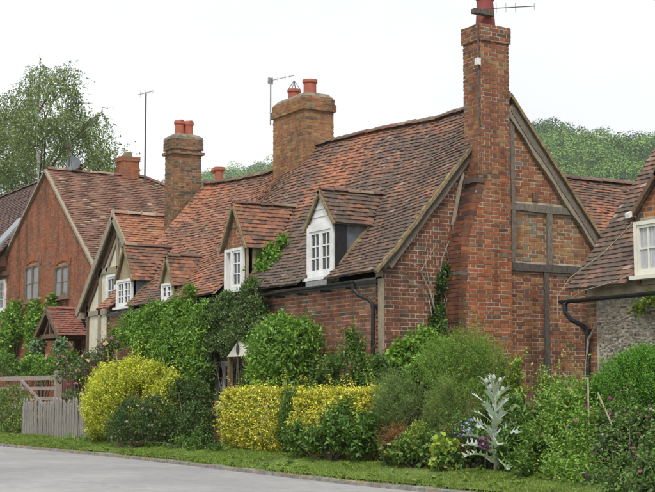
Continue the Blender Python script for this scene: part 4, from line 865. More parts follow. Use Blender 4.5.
am = thing('ridge_mast', (FX, 3.3, 9.0), 'thin bare mast behind the satellite dish', 'mast'); m = MB(); m.tube([(FX, 3.3, 8.95), (FX, 3.3, 10.05)], 0.022, 6); m.build('pole', 'oak_dark', am); m = MB(); m.box((FX - 0.05, 3.22, 9.95), (FX + 0.05, 3.38, 10.12)); m.build('mast_head', 'oak_dark', am)

# dark roofed house with a skylight beyond
sh = thing('neighbouring_house', (-38, 6, 0.8), 'dark tiled house with a pale skylight past the tall red brick gable', 'house')
SY0, SZ0, SY1, SZ1 = 1.6, 5.9, 5.2, 10.0; LS = math.hypot(SY1 - SY0, SZ1 - SZ0)
def spos(a, t): s = t / LS; return np.array([a, SY0 + (SY1 - SY0) * s, SZ0 + (SZ1 - SZ0) * s])
def sposb(a, t): p = spos(a, t); return np.array([a, 2 * SY1 - p[1], p[2]])
m = deck(spos, -48, -29.5, LS); m2 = deck(sposb, -48, -29.5, LS); m.f += [tuple(i + len(m.v) for i in f) for f in m2.f]; m.v += m2.v; m.c += m2.c
rf = m.build('roof', 'mortar_dark', sh)
tile_field(rf, spos, -48, -29.5, LS, lambda a, t, P: pick([(4, (0.12, 0.08, 0.07)), (3, (0.15, 0.09, 0.075)), (1, (0.09, 0.065, 0.058))]), gauge=0.14, tw=0.24, mat='tile_far')
ridge_run(rf, [(-48, SY1, SZ1 + 0.03), (-29.5, SY1, SZ1 + 0.03)], lambda P: pick([(3, T_BRN), (2, T_DARK)]), piece=0.6, mat='tile_far')
m = MB(); m.box((-47.8, 2.0, 0.4), (-33, 8.5, 6.2)); prism(m, (-30, 0, 0), (0, 1, 0), NX, [(2, 6.0), (8.4, 6.0), (5.2, 9.8)], 0.3); m.build('wall', 'mortar_far', sh)
def onroof(px, py):
    r = ray(px, py); n = np.cross([1, 0, 0], [0, SY1 - SY0, SZ1 - SZ0]); p0 = np.array([-40, SY0, SZ0]); return CAM + r * (np.dot(p0 - CAM, n) / np.dot(r, n))
sn = np.cross([1, 0, 0], [0, SY1 - SY0, SZ1 - SZ0]); sn = sn / np.linalg.norm(sn); sn = sn if sn[2] > 0 else -sn
c4 = [onroof(-6, 252), onroof(8, 243), onroof(21, 224), onroof(11, 226)]; cc = sum(c4) / 4; ux = np.array([1.0, 0, 0]); us = np.array([0, SY1 - SY0, SZ1 - SZ0]) / LS
m = MB(); m.obox(cc + sn * 0.05, ux * 0.62, us * 0.95, sn * 0.06); sl_ = m.build('skylight', 'grey_metal', sh); m = MB(); m.obox(cc + sn * 0.115, ux * 0.52, us * 0.84, sn * 0.006); m.build('pane', 'glass', sl_)

# timber porch in front of the brick house
PY = 1.2; PXc = -21.05; PZ = 3.87; PHW = 1.18; PS = (3.87 - 3.02) / 1.15; PE = FY - 0.02
po = thing('timber_porch', (PXc, 1.8, 0.8), 'open oak porch with small red tiled roof before the far brick house', 'porch')
Lp = math.hypot(PHW, PS * PHW)
for sg in (-1, 1):
    def pp(a, t, sg=sg): s = t / Lp; return np.array([PXc + sg * PHW * (1 - s), a, PZ - PS * PHW * (1 - s)])
    deck(pp, PY - 0.15, PE, Lp).build('roof_boarding', 'oak_brown', po); tile_field(po, pp, PY - 0.15, PE, Lp, lambda a, t, P: pick([(4, (0.22, 0.09, 0.065)), (2, (0.26, 0.11, 0.075)), (1, T_BRN)]), mat='tile_far')
    m = MB(); m.beam((PXc + sg * PHW, PY - 0.16, PZ - PS * PHW - 0.06), (PXc, PY - 0.16, PZ - 0.06), 0.15, 0.06, NY); m.build('bargeboard', 'oak_brown', po)
    for y in (PY, PE - 0.1): m = MB(); m.box((PXc + sg * 0.88 - 0.09, y - 0.09, 0.5), (PXc + sg * 0.88 + 0.09, y + 0.09, 2.98)); m.build('post', 'oak_brown', po)
    m = MB(); m.box((PXc + sg * 0.88 - 0.07, PY, 2.9), (PXc + sg * 0.88 + 0.07, PE, 3.04)); m.build('wall_plate', 'oak_brown', po)
    m = MB(); m.beam((PXc + sg * 0.55, PY, 3.05), (PXc + sg * 0.05, PY, 3.6), 0.1, 0.07, NY); m.build('strut', 'oak_brown', po)
m = MB(); m.box((PXc - 1.0, PY - 0.06, 2.94), (PXc + 1.0, PY + 0.06, 3.08)); m.build('tie_beam', 'oak_brown', po)
m = MB(); m.box((PXc - 0.05, PY - 0.05, 3.08), (PXc + 0.05, PY + 0.05, PZ - 0.1)); m.build('king_post', 'oak_brown', po)
ridge_run(po, [(PXc, PY - 0.15, PZ + 0.03), (PXc, PE, PZ + 0.03)], lambda P: jit((0.24, 0.11, 0.08)), r=0.09, mat='tile_far')
m = MB(); m.box((PXc - 0.5, FY - 0.05, 0.6), (PXc + 0.5, FY - 0.015, 2.7)); m.build('door', 'oak_brown', fh)

# ------------------------------------------------------------------ picket fence and field gate
fe = thing('picket_fence', (-11.8, -1.9, 0.2), 'weathered grey picket fence between the green shrub and the golden bush', 'fence')
pk = []
for q in range(5):
    mm = MB(); h = 0.98 + 0.03 * q; w2 = 0.038; mm.shape([(-w2, -0.012, -0.05), (w2, -0.012, -0.05), (w2, 0.012, -0.05), (-w2, 0.012, -0.05), (-w2, -0.012, h - 0.05), (w2, -0.012, h - 0.05), (w2, 0.012, h - 0.05), (-w2, 0.012, h - 0.05), (0, -0.012, h), (0, 0.012, h)], [(0, 1, 5, 8, 4), (2, 3, 7, 9, 6), (1, 2, 6, 5), (3, 0, 4, 7), (5, 6, 9, 8), (7, 4, 8, 9)]); pk.append(mm.mesh('picket', 'fence_wood'))
x = -14.1
while x < -9.2:
    o = bpy.data.objects.new('picket', random.choice(pk)); o.location = (x, -1.93, 0.06 + random.uniform(-0.03, 0.01)); o.rotation_euler = (random.gauss(0, 0.015), random.gauss(0, 0.02), random.gauss(0, 0.05)); link(o, fe); x += 0.135 + random.uniform(-0.012, 0.012)
for z in (0.32, 0.82): m = MB(); m.box((-14.2, -1.915, z), (-9.2, -1.87, z + 0.08)); m.build('rail', 'fence_wood', fe)
for x in (-14.1, -12.1, -10.1): m = MB(); m.box((x - 0.05, -1.868, -0.05), (x + 0.05, -1.77, 1.05)); m.build('post', 'fence_wood', fe)
ga = thing('field_gate', (-18, -0.4, 0.5), 'wooden five-bar gate behind the picket fence', 'gate')
gyy = -0.35
for i, z in enumerate((0.52, 0.78, 1.04, 1.32, 1.60)): m = MB(); m.box((-21.8, gyy - 0.02, z), (-16.0, gyy + 0.02, z + (0.13 if i == 4 else 0.09))); m.build('bar', 'gate_wood', ga)
m = MB(); m.beam((-16.1, gyy - 0.045, 0.6), (-19.0, gyy - 0.045, 1.62), 0.09, 0.03, NY); m.build('brace', 'gate_wood', ga)
for x in (-15.9, -19.0): m = MB(); m.box((x - 0.09, gyy - 0.08, 0.2), (x + 0.09, gyy + 0.08, 1.85)) if x > -17 else m.box((x - 0.05, gyy - 0.04, 0.45), (x + 0.05, gyy + 0.045, 1.74)); m.build('post', 'gate_wood', ga)

# ------------------------------------------------------------------ foliage builders
GAIN = np.array([1.5, 1.42, 1.25])
def unit(v): return v / (np.linalg.norm(v, axis=-1, keepdims=True) + 1e-9)
def leaves(B, LD, M, ln, wd, fold=0.25):
    """one folded leaf per row: base, direction, facing, length, width"""
    S = unit(np.cross(LD, M)); M2 = np.cross(S, LD); ln = ln[:, None]; wd = wd[:, None]
    p = np.stack([B, B + LD * ln * 0.45 + S * wd / 2 + M2 * wd * fold, B + LD * ln - M2 * ln * 0.12, B + LD * ln * 0.45 - S * wd / 2 + M2 * wd * fold], 1)
    n = len(B); return p.reshape(-1, 3), np.arange(n * 4).reshape(n, 4)
def pal_pick(rng, pal, n):
    w_ = np.array([p[0] for p in pal], float); c = np.array([p[1] for p in pal]); return c[rng.choice(len(pal), n, p=w_ / w_.sum())]
def shoots(rng, B, D, length, per, ln, wd, pal, tip=1.25, droop=0.0, splay=0.9, along=0.6, updir=0.8, flat=0.7):
    n = len(B); t = (np.arange(per)[None, :] + rng.uniform(0, 1, (n, per))) / per; Lh = length * rng.uniform(0.6, 1.25, (n, 1))
    P = B[:, None, :] + D[:, None, :] * (t * Lh)[..., None]; P[..., 2] -= droop * (t * Lh) ** 2
    R_ = rng.normal(size=(n, per, 3)); perp = unit(R_ - D[:, None, :] * (R_ * D[:, None, :]).sum(-1, keepdims=True))
    LD = unit(D[:, None, :] * along + perp * splay + np.array([0, 0, -droop * 0.25]))
    M = unit(np.array([0, 0, updir]) + D[:, None, :] * 0.5 + rng.normal(size=(n, per, 3)) * flat)
    N = n * per; sz = rng.uniform(0.65, 1.2, N)
    V, F = leaves(P.reshape(N, 3), LD.reshape(N, 3), M.reshape(N, 3), ln * sz, wd * sz)
    cs = pal_pick(rng, pal, n)[:, None, :].repeat(per, 1).reshape(N, 3); cl = pal_pick(rng, pal, N); C = np.where(rng.uniform(size=(N, 1)) < 0.55, cs, cl)
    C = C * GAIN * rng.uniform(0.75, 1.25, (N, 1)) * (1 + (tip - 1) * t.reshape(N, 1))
    return V, F, C
def cat_mesh(parts):
    V, F, C, o = [], [], [], 0
    for v, f, c in parts: V.append(v); F.append(f + o); C.append(c); o += len(v)
    return np.concatenate(V), np.concatenate(F), np.concatenate(C)
def lobe_points(rng, lobes, n, rough=0.16, fr=2.2, inner=0.3, gap=-0.75, seed=0, zmin=0.1):
    """points over and in a union of ellipsoids with an uneven skin; returns points and outward directions"""
    Cn = np.array([l[0] for l in lobes], float); Rd = np.array([l[1] for l in lobes], float); A = (Rd[:, 0] * Rd[:, 2]) ** 1.0
    out, dirs, got = [], [], 0
    for _ in range(12):
        k = rng.choice(len(lobes), n, p=A / A.sum()); d = unit(rng.normal(size=(n, 3))); d[:, 2] = np.where(d[:, 2] < -0.9, -d[:, 2], d[:, 2])
        rr = np.where(rng.uniform(size=n) < inner, rng.uniform(0.45, 0.85, n), rng.uniform(0.84, 1.0, n))
        P = Cn[k] + d * Rd[k] * rr[:, None]; nz_ = vnoise(P, fr, seed); P = Cn[k] + d * Rd[k] * (rr * (1 + rough * nz_))[:, None]
        ok = (nz_ > gap) & (P[:, 2] > zmin)
        for c, r in zip(Cn, Rd): ok &= ~((((P - c) / r) ** 2).sum(1) < 0.42 ** 2)
        out.append(P[ok]); dirs.append(unit(d[ok] / Rd[k][ok])); got += ok.sum()
        if got >= n: break
    return np.concatenate(out)[:n], np.concatenate(dirs)[:n]
def LB(px, py, rx, rz, y=None, x=None, dp=1.0):
    """a lobe given by where it shows in the photo and the wall-parallel plane it grows in"""
    c = ony(px, py, y) if x is None else onx(px, py, x); k = mpp(c); return (c, np.array([rx * k, rx * k * dp, rz * k]))
def flowers(rng, P, D, size, pal, petals=5):
    n = len(P); B = np.repeat(P, petals, 0); Dn = np.repeat(unit(D + rng.normal(size=D.shape) * 0.35), petals, 0)
    R_ = rng.normal(size=(n * petals, 3)); perp = unit(R_ - Dn * (R_ * Dn).sum(1, keepdims=True)); LD = unit(perp + Dn * 0.45); s = np.repeat(size * rng.uniform(0.6, 1.2, n), petals)
    V, F = leaves(B, LD, Dn, s * 0.6, s * 0.55, 0.3); C = np.repeat(pal_pick(rng, pal, n), petals, 0) * rng.uniform(0.85, 1.15, (n * petals, 1)); return V, F, C
SEED = [100]
def plant(name, label, cat, lobes, n, slen, per, ln, wd, pal, up=0.35, out=0.8, rnd=0.45, mat='leaf', stems=11, group=None, bloom=None, base=None, zb=None, stem_r=0.02, stem_mat='bark', fol='foliage', spikes=0, **kw):
    SEED[0] += 1; rng = np.random.default_rng(SEED[0]); lk = {k: kw.pop(k) for k in ('rough', 'fr', 'inner', 'gap') if k in kw}
    P, d = lobe_points(rng, lobes, n, seed=SEED[0] % 7, **lk)
    D = unit(d * out + np.array([0, 0, up]) + rng.normal(size=P.shape) * rnd); B = P - D * slen * 0.55
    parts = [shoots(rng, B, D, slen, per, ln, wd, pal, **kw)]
    if spikes:
        k = rng.choice(len(P), spikes); D2 = unit(d[k] * 0.3 + np.array([0, 0, 1.0]) + rng.normal(size=(spikes, 3)) * 0.18); parts.append(shoots(rng, P[k], D2, slen * 2.0, per * 2, ln * 0.9, wd * 0.9, pal, **kw))
    c = np.mean([l[0] for l in lobes], 0) if base is None else np.asarray(base, float); z0 = bed_z(c[0], c[1]) if zb is None else zb
    t = thing(name, (c[0], c[1], z0), label, cat, group)
    V, F, C = cat_mesh(parts); np_mesh(fol, V, F, C, mat, t)
    m_ = MB()
    for i in range(stems):
        l = lobes[i % len(lobes)]; e = l[0] + rng.uniform(-0.8, 0.8, 3) * l[1] + np.array([0, 0, 0.15]) * l[1][2]; b = np.array([c[0] + rng.normal() * 0.012, c[1] + rng.normal() * 0.012, z0 - 0.05]); mid = (b + e) / 2 + rng.normal(size=3) * 0.06
        m_.tube([b, mid, e], [stem_r, stem_r * 0.7, stem_r * 0.3], 5)
    if stems: m_.build('stems', stem_mat, t)
    if bloom:
        k, size, fp = bloom[:3]; i = rng.choice(len(P), k); front = (d @ (-FD)) > -0.15; i = rng.choice(np.where(front)[0], k)
        V, F, C = flowers(rng, P[i] + d[i] * slen * 0.5, d[i], size, fp, bloom[3] if len(bloom) > 3 else 6); np_mesh('blossom', V, F, C, 'leaf_matt', t)
    return t
G_BRIGHT = [(4, (0.10, 0.20, 0.03)), (3, (0.075, 0.155, 0.025)), (2, (0.14, 0.25, 0.045)), (1, (0.055, 0.115, 0.02))]
G_MID = [(4, (0.065, 0.13, 0.028)), (3, (0.05, 0.105, 0.022)), (2, (0.09, 0.165, 0.035)), (1, (0.04, 0.08, 0.02))]
G_DARK = [(4, (0.04, 0.08, 0.022)), (3, (0.03, 0.062, 0.018)), (2, (0.06, 0.105, 0.03))]
G_GREY = [(4, (0.07, 0.105, 0.05)), (3, (0.055, 0.085, 0.04)), (2, (0.10, 0.14, 0.065)), (0.8, (0.15, 0.13, 0.07))]
G_GOLD = [(5, (0.32, 0.345, 0.03)), (4, (0.25, 0.29, 0.028)), (2.2, (0.38, 0.41, 0.09)), (1.8, (0.12, 0.18, 0.03))]
G_LIME = [(4, (0.17, 0.25, 0.045)), (3, (0.13, 0.20, 0.035)), (2, (0.23, 0.29, 0.07))]
PINK = [(3, (0.46, 0.11, 0.28)), (2, (0.54, 0.22, 0.38)), (1, (0.36, 0.05, 0.20)), (1, (0.60, 0.40, 0.48))]

# ------------------------------------------------------------------ wooded hill behind
rngh = np.random.default_rng(77); m = MB(); crest = []
PXs = np.linspace(-420, 1150, 60)
def crest_py(px): return float(np.interp(px, [-420, 100, 165, 200, 240, 275, 340, 420, 500, 540, 600, 655, 760, 1150], [208, 203, 194, 184, 179, 173, 166, 156, 146, 141, 155, 157, 154, 176]))
def crest_d(px): return float(np.interp(px, [-420, 150, 280, 450, 700, 1150], [1050, 950, 880, 640, 540, 560]))
def at_depth(px, py, D): r = ray(px, py); return CAM + r * D / float(np.dot(r, FD))
rows = []
for px in PXs:
    D = crest_d(px); top = at_depth(px, crest_py(px), D); foot = CAM + (top - CAM) * 0.55; foot[2] = -0.4; back = CAM + (top - CAM) * 1.5; back[2] = -0.4
    rows.append([foot] + [foot + (top - foot) * t + np.array([0, 0, 0.10 * (top[2]) * math.sin(math.pi * t)]) for t in (0.25, 0.5, 0.75)] + [top, top + (back - top) * 0.15 - np.array([0, 0, 1]), back])
k = len(rows[0]); m.shape([p for r in rows for p in r], [(i * k + j, i * k + j + 1, (i + 1) * k + j + 1, (i + 1) * k + j) for i in range(len(rows) - 1) for j in range(k - 1)]); m.build('hill', 'meadow', kind='structure', smooth=True)
cn, rd, tone = [], [], []
for i in range(4600):
    px = rngh.uniform(-150, 850) if i % 3 else (rngh.uniform(500, 720) if i % 2 else rngh.uniform(120, 300)); t = rngh.uniform(0.38, 1.02); q = np.interp(px, PXs, np.arange(len(PXs))); a = int(min(q, len(rows) - 2)); f = q - a
    tt = t * 4; j = int(min(tt, 3.999)); g = min(tt - j, 1)
    P = sum(wt * rows[a + da][j + dj] for da, wa in ((0, 1 - f), (1, f)) for dj, wb in ((0, 1 - g), (1, g)) for wt in (wa * wb,))
    r = rngh.uniform(2.6, 5.4); cn.append(P + np.array([0, 0, r * rngh.uniform(0.4, 1.3)])); rd.append([r, r, r * rngh.uniform(0.95, 1.5)]); tone.append(rngh.choice([0, 0, 1, 1, 2, 3]))
for px in (534, 538, 542, 546, 551, 555, 560, 566): P = at_depth(px, crest_py(px) - 9, crest_d(px)); cn.append(P + np.array([0, 0, rngh.uniform(-2, 2)])); rd.append([5, 5, 6.5]); tone.append(3)
cn, rd, tone = np.array(cn), np.array(rd), np.array(tone); K = 140; n = len(cn) * K
d = unit(rngh.normal(size=(n, 3))); d[:, 2] = np.where(d[:, 2] < -0.3, -d[:, 2], d[:, 2]); cc = np.repeat(cn, K, 0); rr = np.repeat(rd, K, 0)
P = cc + d * rr * (rngh.uniform(0.85, 1.0, (n, 1)) + 0.08 * vnoise(cc + d * rr, 0.35)[:, None]); LD = unit(rngh.normal(size=(n, 3)) + np.array([0, 0, -0.2])); M = unit(d + rngh.normal(size=(n, 3)) * 0.3 + np.array([0, 0, 0.15])); LD = unit(LD - M * (LD * M).sum(1, keepdims=True))
V, F = leaves(P, LD, M, rngh.uniform(0.5, 1.1, n), rngh.uniform(0.45, 0.9, n), 0.15)
tc_ = np.array([(0.115, 0.215, 0.045), (0.155, 0.27, 0.055), (0.21, 0.32, 0.07), (0.045, 0.10, 0.03)])
C = np.repeat(tc_[tone] * rngh.uniform(0.7, 1.35, (len(tone), 1)), K, 0) * rngh.uniform(0.75, 1.25, (n, 1)); np_mesh('woodland', V, F, C, 'leaf_far', label='wooded hillside of broadleaf trees behind the roofs', cat='woodland', kind='stuff')

# ------------------------------------------------------------------ birch behind the far house
BY = 12.0; bb = ony(46, 300, BY); bb[2] = 0.3
bt = thing('birch_tree', tuple(bb), 'tall airy birch tree rising behind the far brick house', 'tree')
rb = np.random.default_rng(42)
bl = [LB(px, py, r, r * 1.05, BY + rb.uniform(-2, 2)) for px, py, r in [(38, 86, 17), (58, 92, 20), (22, 100, 18), (80, 104, 14), (45, 112, 24), (12, 125, 24), (74, 126, 20), (92, 128, 10), (45, 142, 26), (100, 116, 7), (5, 155, 28), (80, 152, 18), (30, 168, 26), (62, 172, 20), (105, 150, 13), (116, 158, 12), (96, 172, 15), (124, 165, 7), (10, 188, 26), (-18, 118, 24), (-28, 150, 30), (-20, 180, 30), (112, 178, 12), (40, 72, 8), (68, 78, 9)]]
m = MB(); top = bl[0][0] + np.array([0, 0, 0.4]); k = 9
tr = [bb + (top - bb) * (i / k) + np.array([0.25 * math.sin(i), 0.2 * math.cos(i * 1.3), 0]) * (i > 0) for i in range(k + 1)]; m.tube(tr, [0.26 * (1 - 0.93 * i / k) + 0.01 for i in range(k + 1)], 8); m.build('trunk', 'birch_bark', bt)
m = MB(); twp, twd = [], []
for c, r in bl:
    j = int(np.clip(np.interp(c[2] - r[2] * 1.6, [p[2] for p in tr], range(k + 1)), 2, k - 1)); s = tr[j]; e = c; mid = s + (e - s) * 0.5 + np.array([0, 0, 0.45]); m.tube([s, mid, e], [0.07, 0.045, 0.015], 5)
    for _ in range(9):
        e2 = c + unit(rb.normal(size=3)) * r * rb.uniform(0.5, 0.95); s2 = mid + (e - mid) * rb.uniform(0.2, 1.0); m.tube([s2, (s2 + e2) / 2 + np.array([0, 0, 0.25]), e2], [0.022, 0.014, 0.006], 4)
m.build('limbs', 'bark', bt)
P, d = lobe_points(rb, bl, 6200, rough=0.38, fr=0.9, inner=0.5, gap=-0.28, seed=3, zmin=3)
D = unit(d * 0.5 + np.array([0, 0, -0.75]) + rb.normal(size=P.shape) * 0.4)
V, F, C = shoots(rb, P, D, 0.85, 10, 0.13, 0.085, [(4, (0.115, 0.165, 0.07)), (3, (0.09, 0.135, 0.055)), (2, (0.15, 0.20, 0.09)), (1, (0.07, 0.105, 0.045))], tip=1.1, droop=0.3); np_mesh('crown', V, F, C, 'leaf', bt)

# ------------------------------------------------------------------ grass verge
rg = np.random.default_rng(9); n = 95000
gx = rg.uniform(-17, 9.5, n); u_ = rg.uniform(0, 1, n) ** 0.8; gyv = np.array([kerb_y(x) for x in gx]) + 0.03 + u_ * 1.25
keep = (vnoise(np.stack([gx, gyv, 0 * gx], 1), 2.0, 4) > -1.2); gx, gyv = gx[keep], gyv[keep]; n = len(gx)
gzv = np.array([min(bed_z(x, y), 0.03 + (y - kerb_y(x)) * 0.55) for x, y in zip(gx, gyv)]) - 0.012; B = np.stack([gx, gyv, gzv], 1); hh = (0.035 + 0.03 * rg.uniform(size=n)) * (1 + 0.35 * vnoise(B, 1.3, 2))
LD = unit(np.stack([rg.normal(0, 0.45, n), rg.normal(0, 0.45, n), np.ones(n)], 1)); M = unit(np.stack([rg.normal(size=n), rg.normal(size=n), 0.2 * np.ones(n)], 1))
V, F = leaves(B, LD, M, hh, np.full(n, 0.011), 0.1); C = pal_pick(rg, [(4, (0.15, 0.235, 0.035)), (3, (0.19, 0.285, 0.05)), (2, (0.12, 0.19, 0.03)), (1.2, (0.28, 0.29, 0.10))], n) * rg.uniform(0.8, 1.2, (n, 1)) * (1 + 0.18 * vnoise(B, 0.8, 5))[:, None]
C = C * np.array([1.1, 1.12, 1.0]); np_mesh('grass', V, F, C, 'leaf', label='short mown grass verge along the kerb', cat='grass', kind='stuff')
rw = np.random.default_rng(31); nw = 260; wx = rw.uniform(-15, 9, nw); wy = np.array([kerb_y(x) for x in wx]) + 0.08 + rw.uniform(0, 1, nw) ** 1.2 * 1.15; B = np.stack([wx, wy, np.array([bed_z(x, y) for x, y in zip(wx, wy)])], 1)
big = rw.uniform(size=nw) < 0.7; parts = [shoots(rw, B[big], unit(rw.normal(size=(big.sum(), 3)) * 0.2 + np.array([0, 0, 1.0])), 0.05, 9, 0.075, 0.03, [(3, (0.07, 0.13, 0.025)), (2, (0.11, 0.17, 0.04))], along=0.25), shoots(rw, B[~big], unit(rw.normal(size=((~big).sum(), 3)) * 0.25 + np.array([0, 0, 1.0])), 0.05, 12, 0.07, 0.008, [(3, (0.10, 0.165, 0.03)), (2, (0.14, 0.18, 0.05))], along=1.3, splay=0.5)]
V, F, C = cat_mesh(parts); np_mesh('weeds', V, F, C, 'leaf', label='scattered weeds and longer tufts in the grass verge', cat='weeds', kind='stuff')
m = MB(); V = []
for x in np.arange(-22, 12.1, 0.4):
    for o_ in (0.12, 0.3, 0.6, 0.95, 1.3): y = kerb_y(x) + o_; V.append((x, y, bed_z(x, y) + 0.012 if o_ > 0.2 else 0.085))
k = 5; nn_ = len(V) // k; m.shape(V, [(i * k + j, (i + 1) * k + j, (i + 1) * k + j + 1, i * k + j + 1) for i in range(nn_ - 1) for j in range(k - 1)]); m.build('verge_ground', 'turf', kind='structure', smooth=True)

# ------------------------------------------------------------------ shrubs and climbers, from the far end to the near end
plant('climbing_plant', 'dense green climber covering the lower wall of the far brick house', 'climber', [LB(14, 322, 24, 20, 2.3, dp=0.35), (LB(36, 318, 20, 18, 2.3, dp=0.35)), LB(52, 308, 10, 12, 2.3, dp=0.35), LB(6, 350, 18, 24, 2.2, dp=0.4), LB(32, 340, 14, 20, 2.2, dp=0.4), LB(-20, 330, 26, 30, 2.3, dp=0.35)], 1500, 0.35, 9, 0.11, 0.075, G_BRIGHT, up=0.1)
plant('garden_shrub', 'leafy green shrub with pale tips behind the field gate at the edge', 'shrub', [LB(8, 368, 18, 13, 0.6), LB(-15, 366, 18, 16, 0.6), LB(22, 370, 12, 11, 0.5)], 700, 0.25, 8, 0.07, 0.045, G_MID)
plant('garden_shrub', 'rounded green shrub behind the middle of the field gate', 'shrub', [LB(34, 368, 15, 12, 0.6), LB(50, 370, 14, 12, 0.55)], 600, 0.25, 8, 0.07, 0.045, G_BRIGHT, bloom=(12, 0.10, PINK))
plant('garden_shrub', 'green rose shrub with pink blooms in front of the porch', 'shrub', [LB(68, 366, 13, 14, 0.6), LB(80, 372, 10, 12, 0.5)], 420, 0.25, 8, 0.07, 0.045, G_MID, bloom=(16, 0.11, PINK))
for px, lab in ((37, 'hanging basket of trailing blue-green leaves on the outer porch post'), (61, 'hanging basket of trailing leaves on the near porch post')):
    l = LB(px, 347, 7, 8, 1.0); t = plant('hanging_basket', lab, 'basket', [l], 130, 0.22, 7, 0.09, 0.06, [(3, (0.10, 0.17, 0.10)), (2, (0.14, 0.22, 0.14)), (1, (0.07, 0.12, 0.06))], stems=0, base=l[0], zb=float(l[0][2]), droop=0.6, group='hanging baskets on the porch')
    m = MB(); q = l[0]; m.lathe(q - np.array([0, 0, 0.22]), [(0.05, 0), (0.17, 0.08), (0.2, 0.2)], 10); m.build('bowl', 'bark', t); m = MB(); m.tube([q, (q[0], q[1], 3.0)], 0.012, 4); m.build('chain', 'black_paint', t)
plant('green_shrub', 'rounded green shrub at the far end of the picket fence', 'shrub', [LB(10, 412, 22, 24, -1.7), LB(25, 420, 12, 20, -1.75), LB(-10, 410, 20, 26, -1.6), LB(14, 432, 20, 12, -1.8)], 1800, 0.2, 8, 0.055, 0.028, [(4, (0.10, 0.155, 0.035)), (3, (0.075, 0.125, 0.03)), (2, (0.14, 0.19, 0.05))], bloom=(6, 0.09, [(1, (0.5, 0.03, 0.05))]))
plant('climbing_rose', 'straggling rose with pink and cream blooms above the picket fence', 'rose', [LB(70, 378, 14, 12, -1.2), LB(88, 368, 12, 12, -0.9), LB(102, 358, 12, 14, -0.8), LB(75, 398, 12, 9, -1.5), LB(108, 348, 8, 10, -0.7)], 420, 0.28, 7, 0.06, 0.04, G_GREY, bloom=(34, 0.11, PINK[:2] + [(2, (0.62, 0.45, 0.24)), (1, (0.65, 0.5, 0.4))]), gap=-0.3)
plant('golden_bush', 'large round golden-yellow bush beside the picket fence', 'bush', [LB(131, 405, 45, 40, -1.7), LB(104, 410, 20, 34, -1.95), LB(155, 388, 25, 26, -1.4), LB(135, 377, 28, 17, -1.6), LB(106, 388, 18, 22, -1.8), LB(168, 402, 18, 36, -1.3)], 7200, 0.22, 9, 0.045, 0.026, G_GOLD, up=0.7, rough=0.12, spikes=140, rnd=0.35)
plant('climbing_wisteria', 'bright green wisteria climbing to the eaves behind the golden bush', 'climber', [LB(150, 338, 26, 24, -0.35, dp=0.4), LB(132, 328, 17, 16, -0.35, dp=0.4), LB(178, 322, 24, 24, -0.35, dp=0.4), LB(194, 345, 18, 34, -0.4, dp=0.45), LB(150, 316, 20, 7, -0.3, dp=0.4), LB(188, 306, 15, 10, -0.35, dp=0.4), LB(200, 372, 16, 26, -0.45, dp=0.5), LB(168, 350, 24, 24, -0.45, dp=0.4), LB(190, 291, 5, 8, -0.3, dp=0.4), LB(115, 340, 8, 12, -0.3, dp=0.4), LB(160, 308, 20, 6, -0.35, dp=0.4), LB(205, 330, 14, 30, -0.4, dp=0.45)], 3400, 0.34, 11, 0.085, 0.032, G_BRIGHT, up=0.0, droop=0.8, rough=0.32, gap=-0.55, spikes=60)
plant('climbing_shrub', 'dark grey-green climber round the cottage door and below the brick dormer', 'climber', [LB(226, 322, 24, 24, -0.3, dp=0.4), LB(213, 345, 14, 28, -0.35, dp=0.4), LB(224, 352, 9, 10, -0.3, dp=0.4), LB(243, 330, 16, 12, -0.3, dp=0.4), LB(248, 306, 17, 13, -0.3, dp=0.4), LB(226, 303, 18, 10, -0.3, dp=0.4), LB(252, 287, 14, 7, -0.28, dp=0.4), LB(236, 372, 7, 12, -0.25, dp=0.3), LB(207, 378, 9, 22, -0.4, dp=0.4), LB(258, 318, 10, 22, -0.3, dp=0.4), LB(236, 336, 18, 9, -0.5, dp=0.4), LB(252, 368, 9, 10, -0.62, dp=0.4), LB(240, 385, 14, 12, -0.65, dp=0.4), LB(262, 345, 10, 20, -0.4, dp=0.4), LB(205, 320, 14, 22, -0.4, dp=0.4)], 5200, 0.26, 10, 0.05, 0.03, G_GREY + G_MID[:2] + G_DARK[:1], up=0.1, droop=0.5, rough=0.25, gap=-0.5)
plant('climbing_tendrils', 'fresh green leaves climbing the tiles beside the brick dormer', 'climber', [LB(258, 262, 12, 9, 0.25, dp=0.3), LB(270, 252, 11, 7, 0.4, dp=0.3), LB(282, 242, 9, 4.5, 0.55, dp=0.3), LB(248, 266, 7, 8, 0.1, dp=0.3), LB(264, 268, 10, 6, 0.15, dp=0.3), LB(276, 258, 9, 5, 0.35, dp=0.3)], 420, 0.2, 8, 0.07, 0.042, G_BRIGHT, base=(-5.0, 0.2, 3.6), zb=3.5, stems=4, stem_r=0.012)
plant('white_flower_shrub', 'dark shrub speckled with small pale flowers in front of the golden bush', 'shrub', [LB(134, 420, 23, 24, -2.35), LB(118, 428, 13, 15, -2.4), LB(153, 420, 17, 22, -2.2)], 1700, 0.16, 9, 0.035, 0.02, G_DARK, bloom=(60, 0.06, [(2, (0.5, 0.42, 0.36)), (1, (0.42, 0.25, 0.25))]), rough=0.15)
plant('dark_shrub', 'dark leafy shrub filling the gap between golden bush and golden hedge', 'shrub', [LB(180, 405, 18, 28, -1.2), LB(196, 425, 17, 22, -1.6), LB(172, 430, 15, 16, -1.8), LB(204, 438, 10, 12, -1.9), LB(198, 400, 12, 20, -1.0)], 1900, 0.2, 8, 0.05, 0.026, G_DARK + [(2, (0.075, 0.12, 0.03))])
